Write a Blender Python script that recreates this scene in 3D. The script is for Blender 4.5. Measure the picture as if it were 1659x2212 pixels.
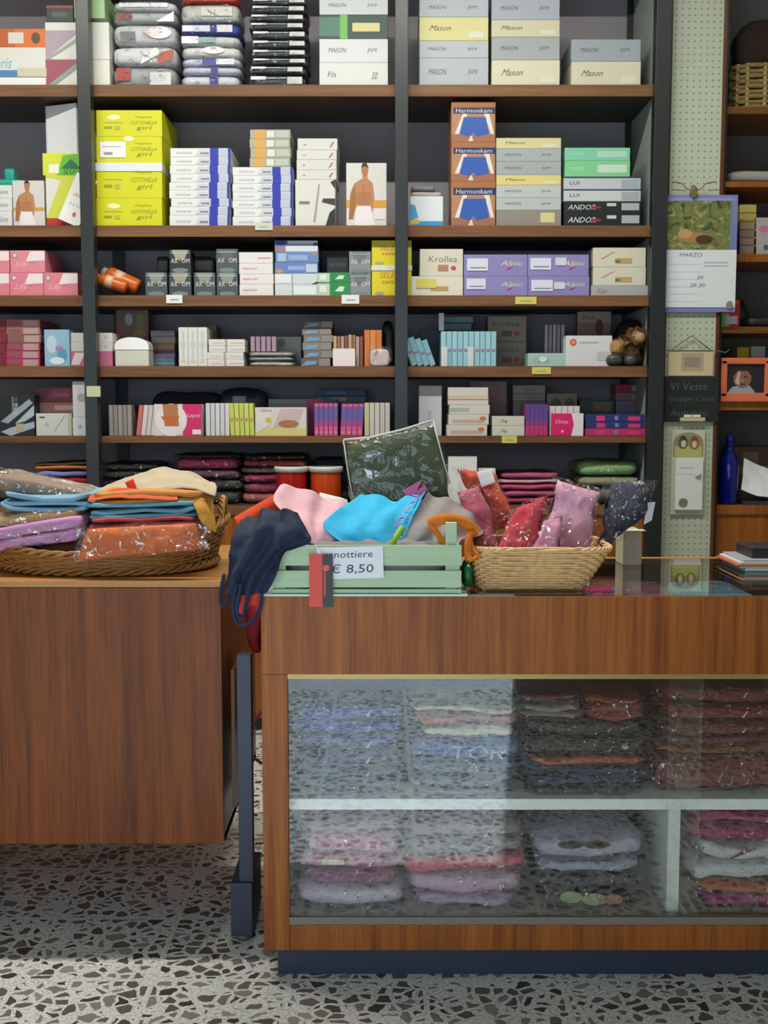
import bpy, bmesh, math, random
from mathutils import Vector, Matrix, noise
for o in list(bpy.data.objects): bpy.data.objects.remove(o)
SC = bpy.context.scene
COL = SC.collection
# ------------------------------------------------------------------ camera
F = 2427.0; CX, CY = 829.5, 1106.0; H = 1.40; TH = math.atan(226.0/F)
cd = bpy.data.cameras.new('camera'); cam = bpy.data.objects.new('camera', cd); COL.objects.link(cam)
cam.location = (0, 0, H); cam.rotation_euler = (math.pi/2-TH, 0, 0)
cd.sensor_fit = 'VERTICAL'; cd.sensor_height = 34.6; cd.lens = 34.6*F/2212.0; cd.clip_start = 0.05
cd.dof.use_dof = True; cd.dof.focus_distance = 2.6; cd.dof.aperture_fstop = 9.0
SC.camera = cam
# ------------------------------------------------------------------ world, light, exposure
W = bpy.data.worlds.new('world'); SC.world = W; W.use_nodes = True
bg = W.node_tree.nodes['Background']; bg.inputs[0].default_value = (0.66, 0.83, 1.0, 1); bg.inputs[1].default_value = 2.3
SC.view_settings.view_transform = 'Standard'; SC.view_settings.look = 'None'; SC.view_settings.gamma = 1
SC.view_settings.use_curve_mapping = False; SC.view_settings.exposure = 0.0
def arealight(name, loc, rot, sx, sy, energy, color, portal=False):
    l = bpy.data.lights.new(name, 'AREA'); l.shape = 'RECTANGLE'; l.size = sx; l.size_y = sy; l.energy = energy; l.color = color
    o = bpy.data.objects.new(name, l); COL.objects.link(o); o.location = loc; o.rotation_euler = rot
    if portal: l.cycles.is_portal = True
    return o
arealight('daylight_opening', (-0.79, -0.19, 1.22), (math.pi/2, 0, 0), 2.86, 2.4, 1, (1, 1, 1), True)
LAMPS = [(-1.35, 3.2, 50), (0.15, 3.2, 50), (1.5, 3.2, 9)]
sl = bpy.data.lights.new('sun', 'SUN'); sl.energy = 11; sl.angle = 0.01; sl.color = (0.8, 0.92, 1.0)
so = bpy.data.objects.new('sun', sl); COL.objects.link(so); so.rotation_euler = (math.radians(42), 0, math.radians(7.5))
SC.cycles.max_bounces = 7; SC.cycles.transparent_max_bounces = 24; SC.cycles.glossy_bounces = 3
SC.cycles.caustics_reflective = False; SC.cycles.caustics_refractive = False
SC.cycles.sample_clamp_indirect = 6.0
SC.cycles.use_denoising = True
# ------------------------------------------------------------------ helpers
def P(u, v, Y):
    dx = (u-CX)/F; dz = -(v-CY)/F
    dy = math.cos(TH)+dz*math.sin(TH); z = -math.sin(TH)+dz*math.cos(TH)
    t = Y/dy
    return Vector((dx*t, Y, H+z*t))
def Zv(v, Y): return P(CX, v, Y).z
def Xu(u, v, Y): return P(u, v, Y).x
def Yfloor(v, z=0.0):
    a = TH+math.atan((v-CY)/F); return (H-z)/math.tan(a)
def lin(c): return c/12.92 if c <= 0.04045 else ((c+0.055)/1.055)**2.4
def rgb(h): return tuple(lin(int(h[i:i+2], 16)/255) for i in (0, 2, 4))
MATS = {}
def newmat(name):
    m = bpy.data.materials.new(name); m.use_nodes = True
    return m, m.node_tree.nodes, m.node_tree.links, m.node_tree.nodes['Principled BSDF']
def M(h, r=0.45, kind='p', metal=0.0):
    k = (h, r, kind, metal)
    if k in MATS: return MATS[k]
    m, N, L, b = newmat('%s_%s' % ({'p': 'print', 'f': 'fabric', 'w': 'wicker', 'm': 'paint'}[kind], h))
    c = rgb(h); b.inputs['Base Color'].default_value = (*c, 1); b.inputs['Roughness'].default_value = r; b.inputs['Metallic'].default_value = metal
    if kind == 'f':
        tc = N.new('ShaderNodeTexCoord'); n = N.new('ShaderNodeTexNoise'); n.inputs['Scale'].default_value = 28; n.inputs['Detail'].default_value = 5
        L.new(tc.outputs['Object'], n.inputs['Vector'])
        bp = N.new('ShaderNodeBump'); bp.inputs['Strength'].default_value = 0.45; bp.inputs['Distance'].default_value = 0.006
        L.new(n.outputs['Fac'], bp.inputs['Height']); L.new(bp.outputs['Normal'], b.inputs['Normal'])
        mx = N.new('ShaderNodeMix'); mx.data_type = 'RGBA'; mx.inputs[6].default_value = (*[x*0.82 for x in c], 1); mx.inputs[7].default_value = (*[min(1, x*1.12) for x in c], 1)
        L.new(n.outputs['Fac'], mx.inputs[0]); L.new(mx.outputs[2], b.inputs['Base Color'])
    if kind == 'w':
        tc = N.new('ShaderNodeTexCoord'); n = N.new('ShaderNodeTexNoise'); n.inputs['Scale'].default_value = 60; n.inputs['Detail'].default_value = 3
        L.new(tc.outputs['Object'], n.inputs['Vector'])
        mx = N.new('ShaderNodeMix'); mx.data_type = 'RGBA'; mx.inputs[6].default_value = (*[x*0.55 for x in c], 1); mx.inputs[7].default_value = (*[min(1, x*1.35) for x in c], 1)
        L.new(n.outputs['Fac'], mx.inputs[0]); L.new(mx.outputs[2], b.inputs['Base Color'])
    MATS[k] = m
    return m
def FB(h): return M(h, 0.85, 'f')
def wood(name, h1, h2, axis='z', rough=0.32, scale=22):
    m, N, L, b = newmat(name)
    tc = N.new('ShaderNodeTexCoord'); mp = N.new('ShaderNodeMapping'); L.new(tc.outputs['Object'], mp.inputs['Vector'])
    mp.inputs['Scale'].default_value = {'z': (1, 1, 0.035), 'x': (0.035, 1, 1), 'y': (1, 0.035, 1)}[axis]
    n = N.new('ShaderNodeTexNoise'); n.inputs['Scale'].default_value = scale; n.inputs['Detail'].default_value = 6; n.inputs['Roughness'].default_value = 0.65
    L.new(mp.outputs['Vector'], n.inputs['Vector'])
    n2 = N.new('ShaderNodeTexNoise'); n2.inputs['Scale'].default_value = scale*6; n2.inputs['Detail'].default_value = 2; L.new(mp.outputs['Vector'], n2.inputs['Vector'])
    ad = N.new('ShaderNodeMath'); ad.operation = 'MULTIPLY_ADD'; ad.inputs[1].default_value = 0.35; L.new(n2.outputs['Fac'], ad.inputs[0]); L.new(n.outputs['Fac'], ad.inputs[2])
    r = N.new('ShaderNodeValToRGB'); r.color_ramp.elements[0].position = 0.48; r.color_ramp.elements[1].position = 0.86
    r.color_ramp.elements[0].color = (*rgb(h1), 1); r.color_ramp.elements[1].color = (*rgb(h2), 1)
    L.new(ad.outputs[0], r.inputs[0]); L.new(r.outputs[0], b.inputs['Base Color']); b.inputs['Roughness'].default_value = rough; b.inputs['Specular IOR Level'].default_value = 0.3
    return m
WOOD = wood('counter_veneer', '582806', '8e4a14', scale=34, rough=0.42)
WOOD_DAYLIT = wood('counter_veneer_daylit', '743a12', 'a86224', scale=34, rough=0.42)  # same veneer as the left counter; stronger daylight is put into its lighter colour
WOODE = wood('counter_edge_veneer', 'a06a38', 'c08a50', 'x')
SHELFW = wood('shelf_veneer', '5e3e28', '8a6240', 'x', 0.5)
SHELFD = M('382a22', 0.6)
TRIMW = wood('trim_veneer', '4a2a18', '6e4227')
CABW = wood('cabinet_veneer', '7a4418', 'a4662c')
BLACK = M('202627', 0.4, 'm'); POSTM = M('2c3234', 0.35, 'm'); NAVYM = M('2c3648', 0.42, 'm')
BACKM = M('9a969c', 0.8, 'm'); SIDEM = M('98a09c', 0.5, 'm')
def mix_shader(name, glossc, rough, base, fmax=0.9, bump=0.0, bscale=30, tint=(1, 1, 1), glint=0.0, ssc=24):
    m = bpy.data.materials.new(name); m.use_nodes = True; N = m.node_tree.nodes; L = m.node_tree.links; N.clear()
    out = N.new('ShaderNodeOutputMaterial'); mx = N.new('ShaderNodeMixShader'); tr = N.new('ShaderNodeBsdfTransparent'); gl = N.new('ShaderNodeBsdfGlossy')
    tr.inputs[0].default_value = (*tint, 1); gl.inputs[0].default_value = (*glossc, 1); gl.inputs['Roughness'].default_value = rough
    L.new(tr.outputs[0], mx.inputs[1]); L.new(gl.outputs[0], mx.inputs[2]); L.new(mx.outputs[0], out.inputs[0])
    lw = N.new('ShaderNodeLayerWeight'); lw.inputs['Blend'].default_value = 0.5
    pw = N.new('ShaderNodeMath'); pw.operation = 'POWER'; pw.inputs[1].default_value = 5.0; L.new(lw.outputs['Facing'], pw.inputs[0])
    ad = N.new('ShaderNodeMath'); ad.operation = 'MULTIPLY_ADD'; ad.use_clamp = True; ad.inputs[1].default_value = fmax; ad.inputs[2].default_value = base; L.new(pw.outputs[0], ad.inputs[0]); L.new(ad.outputs[0], mx.inputs[0])
    if glint:  # sparse noise streaks of extra reflectivity, painted in as glints on the plastic
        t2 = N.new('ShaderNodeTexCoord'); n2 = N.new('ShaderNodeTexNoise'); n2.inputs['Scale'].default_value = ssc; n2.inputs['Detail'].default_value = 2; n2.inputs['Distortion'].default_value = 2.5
        L.new(t2.outputs['Object'], n2.inputs['Vector']); mr = N.new('ShaderNodeMapRange'); mr.inputs[1].default_value = 0.585; mr.inputs[2].default_value = 0.66; mr.inputs[4].default_value = glint
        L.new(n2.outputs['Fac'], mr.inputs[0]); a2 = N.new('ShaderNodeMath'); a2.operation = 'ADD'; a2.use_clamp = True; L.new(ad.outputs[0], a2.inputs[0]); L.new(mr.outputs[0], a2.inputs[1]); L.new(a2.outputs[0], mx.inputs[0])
    if bump:
        tc = N.new('ShaderNodeTexCoord'); n = N.new('ShaderNodeTexNoise'); n.inputs['Scale'].default_value = bscale; n.inputs['Detail'].default_value = 3; n.inputs['Distortion'].default_value = 1.2
        L.new(tc.outputs['Object'], n.inputs['Vector']); bp = N.new('ShaderNodeBump'); bp.inputs['Strength'].default_value = bump; bp.inputs['Distance'].default_value = 0.05
        L.new(n.outputs['Fac'], bp.inputs['Height']); L.new(bp.outputs[0], gl.inputs['Normal'])
    return m
GLASS = mix_shader('glass', (1, 1, 1), 0.0, 0.05, tint=(0.985, 0.995, 0.99))
GLASSTOP = mix_shader('glass_top', (1, 1, 1), 0.0, 0.05, tint=(0.9, 0.96, 0.93))
PLASTIC = mix_shader('clear_plastic', (1, 1, 1), 0.12, 0.05, fmax=0.35, glint=0.55, bump=0.8, bscale=38, tint=(0.97, 0.97, 0.97))
PLASTIC_FLAT = mix_shader('clear_zip_plastic', (1, 1, 1), 0.12, 0.05, fmax=0.4, bump=0.5, bscale=12, glint=0.25, tint=(0.97, 0.97, 0.97), ssc=7)
GLASSEDGE = M('b9d0c6', 0.2)
# -- pegboard
def pegmat():
    m, N, L, b = newmat('pegboard'); tc = N.new('ShaderNodeTexCoord'); sc = N.new('ShaderNodeVectorMath'); sc.operation = 'SCALE'; sc.inputs['Scale'].default_value = 1/0.026
    L.new(tc.outputs['Object'], sc.inputs[0]); fr = N.new('ShaderNodeVectorMath'); fr.operation = 'FRACTION'; L.new(sc.outputs[0], fr.inputs[0])
    sb = N.new('ShaderNodeVectorMath'); sb.operation = 'SUBTRACT'; sb.inputs[1].default_value = (.5, .5, .5); L.new(fr.outputs[0], sb.inputs[0])
    ml = N.new('ShaderNodeVectorMath'); ml.operation = 'MULTIPLY'; ml.inputs[1].default_value = (1, 0, 1); L.new(sb.outputs[0], ml.inputs[0])
    ln = N.new('ShaderNodeVectorMath'); ln.operation = 'LENGTH'; L.new(ml.outputs[0], ln.inputs[0])
    lt = N.new('ShaderNodeMath'); lt.operation = 'LESS_THAN'; lt.inputs[1].default_value = 0.12; L.new(ln.outputs['Value'], lt.inputs[0])
    mx = N.new('ShaderNodeMix'); mx.data_type = 'RGBA'; mx.inputs[6].default_value = (*rgb('b4bda8'), 1); mx.inputs[7].default_value = (*rgb('6a6a58'), 1)
    L.new(lt.outputs[0], mx.inputs[0]); L.new(mx.outputs[2], b.inputs['Base Color']); b.inputs['Roughness'].default_value = 0.5
    return m
PEG = pegmat()
# -- picture (calendar photo): foliage noise
def foliage(name, cols, scale):
    m, N, L, b = newmat(name); tc = N.new('ShaderNodeTexCoord'); n = N.new('ShaderNodeTexNoise'); n.inputs['Scale'].default_value = scale; n.inputs['Detail'].default_value = 5; n.inputs['Distortion'].default_value = 1.5
    L.new(tc.outputs['Object'], n.inputs['Vector']); r = N.new('ShaderNodeValToRGB'); cr = r.color_ramp
    ps = [0.3+0.4*i/(len(cols)-1) for i in range(len(cols))]
    cr.elements[0].position = ps[0]; cr.elements[0].color = (*rgb(cols[0]), 1); cr.elements[1].position = ps[-1]; cr.elements[1].color = (*rgb(cols[-1]), 1)
    for i in range(1, len(cols)-1): e = cr.elements.new(ps[i]); e.color = (*rgb(cols[i]), 1)
    L.new(n.outputs['Fac'], r.inputs[0]); L.new(r.outputs[0], b.inputs['Base Color']); b.inputs['Roughness'].default_value = 0.4
    return m
FOL = foliage('garden_photo', ['22361c', '4a5a2c', '7a7648', '5f7a3a', 'b09a74', '3a5a2c'], 22)
FLORAL = foliage('floral_print', ['b08a86', 'c9a99a', 'e0d0c4', '9a4a6a', 'c8b8b0'], 30)
FUR = foliage('plush_fur', ['120c06', '3a2410', '6a4420', '2a1a0c', '8a6030'], 30)
DARKPRINT = foliage('dark_print', ['0e1c20', '1a3a44', '24303a', '3a5a4a', '101818'], 26)
# -- terrazzo floor
def floormat():
    m, N, L, b = newmat('terrazzo')
    tc = N.new('ShaderNodeTexCoord'); nz = N.new('ShaderNodeTexNoise'); nz.inputs['Scale'].default_value = 22; nz.inputs['Detail'].default_value = 3
    L.new(tc.outputs['Object'], nz.inputs['Vector'])
    mm = N.new('ShaderNodeVectorMath'); mm.operation = 'MULTIPLY_ADD'; mm.inputs[1].default_value = (.03, .03, 0); L.new(nz.outputs['Color'], mm.inputs[0]); L.new(tc.outputs['Object'], mm.inputs[2])
    mp = N.new('ShaderNodeMapping'); mp.inputs['Scale'].default_value = (26, 29, 0.001); L.new(mm.outputs[0], mp.inputs['Vector'])
    vo = N.new('ShaderNodeTexVoronoi'); vo.feature = 'DISTANCE_TO_EDGE'; vo.inputs['Scale'].default_value = 1; L.new(mp.outputs[0], vo.inputs['Vector'])
    vc = N.new('ShaderNodeTexVoronoi'); vc.feature = 'F1'; vc.inputs['Scale'].default_value = 1; L.new(mp.outputs[0], vc.inputs['Vector'])
    sp = N.new('ShaderNodeSeparateColor'); L.new(vc.outputs['Color'], sp.inputs[0])
    th = N.new('ShaderNodeMath'); th.operation = 'MULTIPLY_ADD'; th.inputs[1].default_value = 0.16; th.inputs[2].default_value = 0.07; L.new(sp.outputs[1], th.inputs[0])
    gt = N.new('ShaderNodeMath'); gt.operation = 'GREATER_THAN'; L.new(vo.outputs['Distance'], gt.inputs[0]); L.new(th.outputs[0], gt.inputs[1])
    # tile joints running away from the door, 0.333 m apart
    sx = N.new('ShaderNodeSeparateXYZ'); L.new(tc.outputs['Object'], sx.inputs[0])
    def joint(sock, off):
        a = N.new('ShaderNodeMath'); a.operation = 'MULTIPLY_ADD'; a.inputs[1].default_value = 3.0; a.inputs[2].default_value = off; L.new(sock, a.inputs[0])
        f = N.new('ShaderNodeMath'); f.operation = 'FRACT'; L.new(a.outputs[0], f.inputs[0])
        c = N.new('ShaderNodeMath'); c.operation = 'LESS_THAN'; c.inputs[1].default_value = 0.042; L.new(f.outputs[0], c.inputs[0]); return c
    j1 = joint(sx.outputs[0], 10.72); j2 = joint(sx.outputs[1], 10.1)
    mxj = N.new('ShaderNodeMath'); mxj.operation = 'MAXIMUM'; L.new(j1.outputs[0], mxj.inputs[0]); L.new(j2.outputs[0], mxj.inputs[1])
    inv = N.new('ShaderNodeMath'); inv.operation = 'SUBTRACT'; inv.inputs[0].default_value = 1; L.new(mxj.outputs[0], inv.inputs[1])
    st = N.new('ShaderNodeMath'); st.operation = 'MULTIPLY'; L.new(gt.outputs[0], st.inputs[0]); L.new(inv.outputs[0], st.inputs[1])
    rs = N.new('ShaderNodeValToRGB'); e = rs.color_ramp.elements; e[0].color = (*rgb('463e3c'), 1); e[1].color = (*rgb('96928c'), 1)
    e[0].position = 0.1; k = rs.color_ramp.elements.new(0.6); k.color = (*rgb('6a625e'), 1); L.new(sp.outputs[0], rs.inputs[0])
    n2 = N.new('ShaderNodeTexNoise'); n2.inputs['Scale'].default_value = 120; n2.inputs['Detail'].default_value = 3; L.new(tc.outputs['Object'], n2.inputs['Vector'])
    rc = N.new('ShaderNodeValToRGB'); rc.color_ramp.elements[0].position = 0.38; rc.color_ramp.elements[0].color = (*rgb('b4b6b0'), 1); rc.color_ramp.elements[1].position = 0.56; rc.color_ramp.elements[1].color = (*rgb('d8dad4'), 1); L.new(n2.outputs['Fac'], rc.inputs[0])
    mx = N.new('ShaderNodeMix'); mx.data_type = 'RGBA'; L.new(st.outputs[0], mx.inputs[0]); L.new(rc.outputs[0], mx.inputs[6]); L.new(rs.outputs[0], mx.inputs[7])
    L.new(mx.outputs[2], b.inputs['Base Color']); b.inputs['Roughness'].default_value = 0.3
    return m
FLOORM = floormat()
# ------------------------------------------------------------------ object helpers
class MB:
    """collects geometry in world coordinates, links it as one mesh object"""
    def __init__(s): s.v = []; s.f = []; s.mi = []; s.m = []; s.sm = []
    def mat(s, m):
        if m not in s.m: s.m.append(m)
        return s.m.index(m)
    def add(s, vs, fs, m, smooth=False):
        k = len(s.v); i = s.mat(m); s.v += [Vector(p) for p in vs]
        for f in fs: s.f.append([a+k for a in f]); s.mi.append(i); s.sm.append(smooth)
    def box(s, x0, x1, y0, y1, z0, z1, m, b=0.0):
        if b <= 0:
            vs = [(x, y, z) for z in (z0, z1) for x, y in ((x0, y0), (x1, y0), (x1, y1), (x0, y1))]
            s.add(vs, [(3, 2, 1, 0), (4, 5, 6, 7), (0, 1, 5, 4), (1, 2, 6, 5), (2, 3, 7, 6), (3, 0, 4, 7)], m); return
        bm = bmesh.new(); bmesh.ops.create_cube(bm, size=1)
        for w in bm.verts: w.co = Vector(((x0+x1)/2+w.co.x*(x1-x0), (y0+y1)/2+w.co.y*(y1-y0), (z0+z1)/2+w.co.z*(z1-z0)))
        bmesh.ops.bevel(bm, geom=bm.edges[:]+bm.verts[:], offset=min(b, 0.45*min(x1-x0, y1-y0, z1-z0)), segments=2, affect='EDGES', profile=0.6)
        bm.verts.index_update()
        s.add([w.co.copy() for w in bm.verts], [[w.index for w in f.verts] for f in bm.faces], m); bm.free()
    def tube(s, pts, r, m, n=8, closed=False, cap=True):
        pts = [Vector(p) for p in pts]; N = len(pts); rs = r if isinstance(r, (list, tuple)) else [r]*N
        vs = []; fs = []; up = Vector((0.13, 0.31, 0.94)).normalized()
        for i, p in enumerate(pts):
            a = pts[(i-1) % N] if (closed or i > 0) else p; c = pts[(i+1) % N] if (closed or i < N-1) else p
            d = (c-a)
            if d.length < 1e-9: d = Vector((0, 0, 1))
            d.normalize(); q = d.cross(up)
            if q.length < 1e-3: q = d.cross(Vector((1, 0, 0)))
            q.normalize(); w = q.cross(d)
            for k in range(n):
                t = 2*math.pi*k/n; vs.append(p+(q*math.cos(t)+w*math.sin(t))*rs[i])
        for i in range(N if closed else N-1):
            j = (i+1) % N
            for k in range(n): fs.append((i*n+k, i*n+(k+1) % n, j*n+(k+1) % n, j*n+k))
        if cap and not closed: fs.append(tuple(range(n))[::-1]); fs.append(tuple((N-1)*n+k for k in range(n)))
        s.add(vs, fs, m, True)
    def lathe(s, c, prof, m, n=32):
        vs = []; fs = []
        for r, z in prof:
            for k in range(n): t = 2*math.pi*k/n; vs.append((c[0]+r*math.cos(t), c[1]+r*math.sin(t), c[2]+z))
        for i in range(len(prof)-1):
            for k in range(n): fs.append((i*n+k, i*n+(k+1) % n, (i+1)*n+(k+1) % n, (i+1)*n+k))
        s.add(vs, fs, m, True)
    def slab(s, x0, x1, y0, y1, z0, z1, m, seed=0, amp=0.004, e1=0.45, e2=0.28, nu=30, nv=12, fr=9.0, tilt=0.0, warp=None):
        cx, cy, cz = (x0+x1)/2, (y0+y1)/2, (z0+z1)/2; a, b, c = (x1-x0)/2, (y1-y0)/2, (z1-z0)/2
        vs = []; fs = []; off = Vector((seed*7.13, seed*3.7, seed*1.9))
        pw = lambda t, e: math.copysign(abs(t)**e, t)
        for j in range(nv+1):
            ph = -math.pi/2+math.pi*j/nv
            for i in range(nu):
                th = 2*math.pi*i/nu
                p = Vector((a*pw(math.cos(ph), e1)*pw(math.cos(th), e2), b*pw(math.cos(ph), e1)*pw(math.sin(th), e2), c*pw(math.sin(ph), e1)))
                q = p*fr+off
                d = noise.noise_vector(q)*amp + noise.noise_vector(q*2.7)*amp*0.5
                p = p+Vector((d.x*0.8, d.y, d.z)); p.z += p.x*tilt
                if warp: p.z += warp(p.x/a)
                vs.append((cx+p.x, cy+p.y, cz+p.z))
        for j in range(nv):
            for i in range(nu): fs.append((j*nu+i, j*nu+(i+1) % nu, (j+1)*nu+(i+1) % nu, (j+1)*nu+i))
        s.add(vs, fs, m, True)
    def prints(s, fx0, fx1, fz0, fz1, y, ops):
        w = fx1-fx0; h = fz1-fz0; yy = y-0.0005
        for op in ops:
            yy -= 0.00022; k = op[0]
            if k == 'r': _, a, b, c, d, m = op; pts = [(a, b), (c, b), (c, d), (a, d)]
            elif k == 'q': _, pts, m = op
            elif k == 'e':
                _, ex, ey, rx, ry, m = op; pts = [(ex+rx*math.cos(2*math.pi*t/20), ey+ry*math.sin(2*math.pi*t/20)) for t in range(20)]
            elif k == 't':
                _, st, tx, ty, tw, thh, m, sh = op
                tv, tf = text_geo(st)
                s.add([(fx0+(tx+tw*px+sh*py*thh*h/w)*w, yy, fz0+(ty+thh*py)*h) for px, py in tv], tf, M(m, 0.5)); continue
            mm = M(m, 0.42) if isinstance(m, str) else m
            s.add([(fx0+a*w, yy, fz0+b*h) for a, b in pts], [tuple(range(len(pts)))], mm)
    def build(s, name, parent=None, origin=None):
        me = bpy.data.meshes.new(name)
        o = bpy.data.objects.new(name, me)
        if parent is not None:
            org = Vector(parent['_o']); o.parent = parent
        else:
            if origin is None:
                xs = [p.x for p in s.v]; ys = [p.y for p in s.v]; zs = [p.z for p in s.v]
                org = Vector(((min(xs)+max(xs))/2, (min(ys)+max(ys))/2, min(zs)))
            else: org = Vector(origin)
            o.location = org
        me.from_pydata([p-org for p in s.v], [], s.f)
        for m in s.m: me.materials.append(m)
        me.polygons.foreach_set('material_index', s.mi); me.polygons.foreach_set('use_smooth', s.sm); me.update()
        COL.objects.link(o); o['_o'] = tuple(org); return o
TG = {}
def text_geo(st):
    if st in TG: return TG[st]
    c = bpy.data.curves.new('t', 'FONT'); c.body = st; c.resolution_u = 2
    o = bpy.data.objects.new('t', c); COL.objects.link(o); bpy.context.view_layer.update()
    me = bpy.data.meshes.new_from_object(o.evaluated_get(bpy.context.evaluated_depsgraph_get()))
    vs = [(v.co.x, v.co.y) for v in me.vertices]; fs = [tuple(p.vertices) for p in me.polygons]
    bpy.data.objects.remove(o); bpy.data.curves.remove(c); bpy.data.meshes.remove(me)
    x0 = min(a for a, b in vs); x1 = max(a for a, b in vs); y0 = min(b for a, b in vs); y1 = max(b for a, b in vs)
    TG[st] = ([((a-x0)/(x1-x0), (b-y0)/(y1-y0)) for a, b in vs], fs); return TG[st]
def tag(o, label, cat, group=None, kind=None):
    o['label'] = label; o['category'] = cat
    if group: o['group'] = group
    if kind: o['kind'] = kind
    n = len(label.replace(',', ' ').split())
    if n > 16 or n < 4: print('LABELLEN', n, label)
    return o
def empty(name, loc, label, cat, group=None):
    o = bpy.data.objects.new(name, None); COL.objects.link(o); o.location = loc; o.empty_display_size = 0.05; o['_o'] = tuple(loc)
    return tag(o, label, cat, group)
def struct(o): o['kind'] = 'structure'; return o
ORD = ['first', 'second', 'third', 'fourth', 'fifth', 'sixth', 'seventh', 'eighth', 'ninth', 'tenth']
def vord(i, n):
    if n == 1: return ''
    if n == 2: return ('upper', 'lower')[i]+' one'
    return 'topmost' if i == 0 else ('lowest' if i == n-1 else (ORD[i]+' from top' if i <= n//2 else ORD[n-1-i]+' from bottom'))
def hord(i, n):
    if n == 1: return ''
    if n == 2: return ('left', 'right')[i]+' one'
    return 'leftmost' if i == 0 else ('rightmost' if i == n-1 else (ORD[i]+' from left' if i <= n//2 else ORD[n-1-i]+' from right'))
# ------------------------------------------------------------------ the room
s = MB(); s.box(-3.0, 3.2, -0.2, 5.3, -0.1, 0, FLOORM); struct(s.build('floor', origin=(0, 0, 0)))
s = MB(); s.box(-3.0, 3.2, -0.2, 5.3, 3.7, 3.8, M('c9c6bc', 0.8, 'm')); struct(s.build('ceiling'))
WALLM = M('b5aea2', 0.8, 'm')
s = MB(); s.box(-3.0, 3.2, 5.22, 5.3, 0, 3.7, WALLM); struct(s.build('wall_back'))
s = MB(); s.box(-3.0, -2.92, -0.2, 5.22, 0, 3.7, WALLM); struct(s.build('wall_left'))
s = MB(); s.box(3.12, 3.2, -0.2, 5.22, 0, 3.7, WALLM); struct(s.build('wall_right'))
s = MB(); s.box(0.64, 3.12, -0.2, -0.1, 0, 3.7, WALLM); s.box(-2.92, -2.22, -0.2, -0.1, 0, 3.7, WALLM); s.box(-2.22, 0.64, -0.2, -0.1, 2.42, 3.7, WALLM)
struct(s.build('wall_front'))
s = MB(); s.box(-0.96, -0.9, -0.19, -0.11, 0, 2.42, BLACK); s.box(-2.22, -0.96, -0.19, -0.11, 0.0, 0.1, BLACK); s.box(-2.22, 0.64, -0.19, -0.11, 2.38, 2.42, BLACK)
struct(s.build('window_1'))
s = MB(); s.box(-8, 8, -9, -0.2, -0.12, -0.02, M('b9bcc0', 0.8, 'm')); o = s.build('pavement'); struct(o)
for i, (x, y, e) in enumerate(LAMPS):
    s = MB(); s.box(x-0.62, x+0.62, y-0.07, y+0.07, 3.63, 3.7, M('e8e8e4', 0.5, 'm'))
    o = s.build('ceiling_light'); tag(o, 'white fluorescent batten on the ceiling, %s of three' % ('left', 'middle', 'right')[i], 'lamp', 'ceiling battens')
    arealight('tube_light', (x, y, 3.625), (0, 0, 0), 1.2, 0.06, e, (1.0, 0.96, 0.87))
# ------------------------------------------------------------------ shelving
YF = 4.76; YB = 5.19
ROW = {'A': 183, 'B': 487, 'C': 638, 'D': 791, 'E': 942, 'F': 1092}
ROWB = {'A': 208, 'B': 511, 'C': 661, 'D': 814, 'E': 956, 'F': 1112}
ZS = {k: Zv(v, YF) for k, v in ROW.items()}
XL, XR = Xu(-260, 600, YF), Xu(1405, 600, YF)
unit = empty('shelving_unit', (0, YF, 0), 'tall dark-posted shelving wall with brown shelves of boxed underwear', 'shelving')
for k in ROW:
    s = MB(); zb = Zv(ROWB[k], YF); zt = ZS[k]
    if zb > zt-0.028: zb = zt-0.028
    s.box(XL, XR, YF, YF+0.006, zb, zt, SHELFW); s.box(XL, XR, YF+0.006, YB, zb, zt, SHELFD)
    s.build('shelf', unit)
s = MB(); s.box(XL, XR, YF, YB, ZS['A']+0.52, ZS['A']+0.56, SHELFW); s.build('shelf', unit)
TOPZ = 3.6
for u in (195, 867):
    x = Xu(u, 600, 4.735); s = MB(); s.box(x-0.0265, x+0.0265, 4.70, YF-0.001, 0.0, TOPZ, POSTM, 0.003); s.build('post', unit)
x = Xu(1421, 600, 4.735); s = MB(); s.box(x-0.031, x+0.031, 4.72, YF+0.02, 0.0, TOPZ, BLACK, 0.002); s.build('post', unit)
s = MB(); s.box(XR-0.002, XR+0.03, YF+0.02, YB, 0.0, TOPZ, SIDEM); s.build('side_panel', unit)
s = MB(); s.box(XL, XR+0.03, YB, YB+0.015, 0, TOPZ, BACKM); s.build('back_panel', unit)
for u in (257, 1358, -180):
    x = Xu(u, 600, YB-0.01); s = MB(); s.box(x-0.028, x+0.028, YB-0.012, YB, ZS['F'], TOPZ, BLACK); s.build('rear_upright', unit)
for a, b in ((-260, 195), (195, 530), (530, 867), (867, 1140), (1140, 1405)):
    s = MB(); s.box(Xu(a, 600, YF)+0.003, Xu(b, 600, YF)-0.003, YF+0.01, YF+0.03, 0.06, Zv(ROWB['F'], YF)-0.002, CABW); d = s.build('cabinet_door', unit)
s = MB(); s.box(XL, XR, YF+0.03, YB, 0.0, 0.06, BLACK); s.build('plinth', unit)
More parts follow.
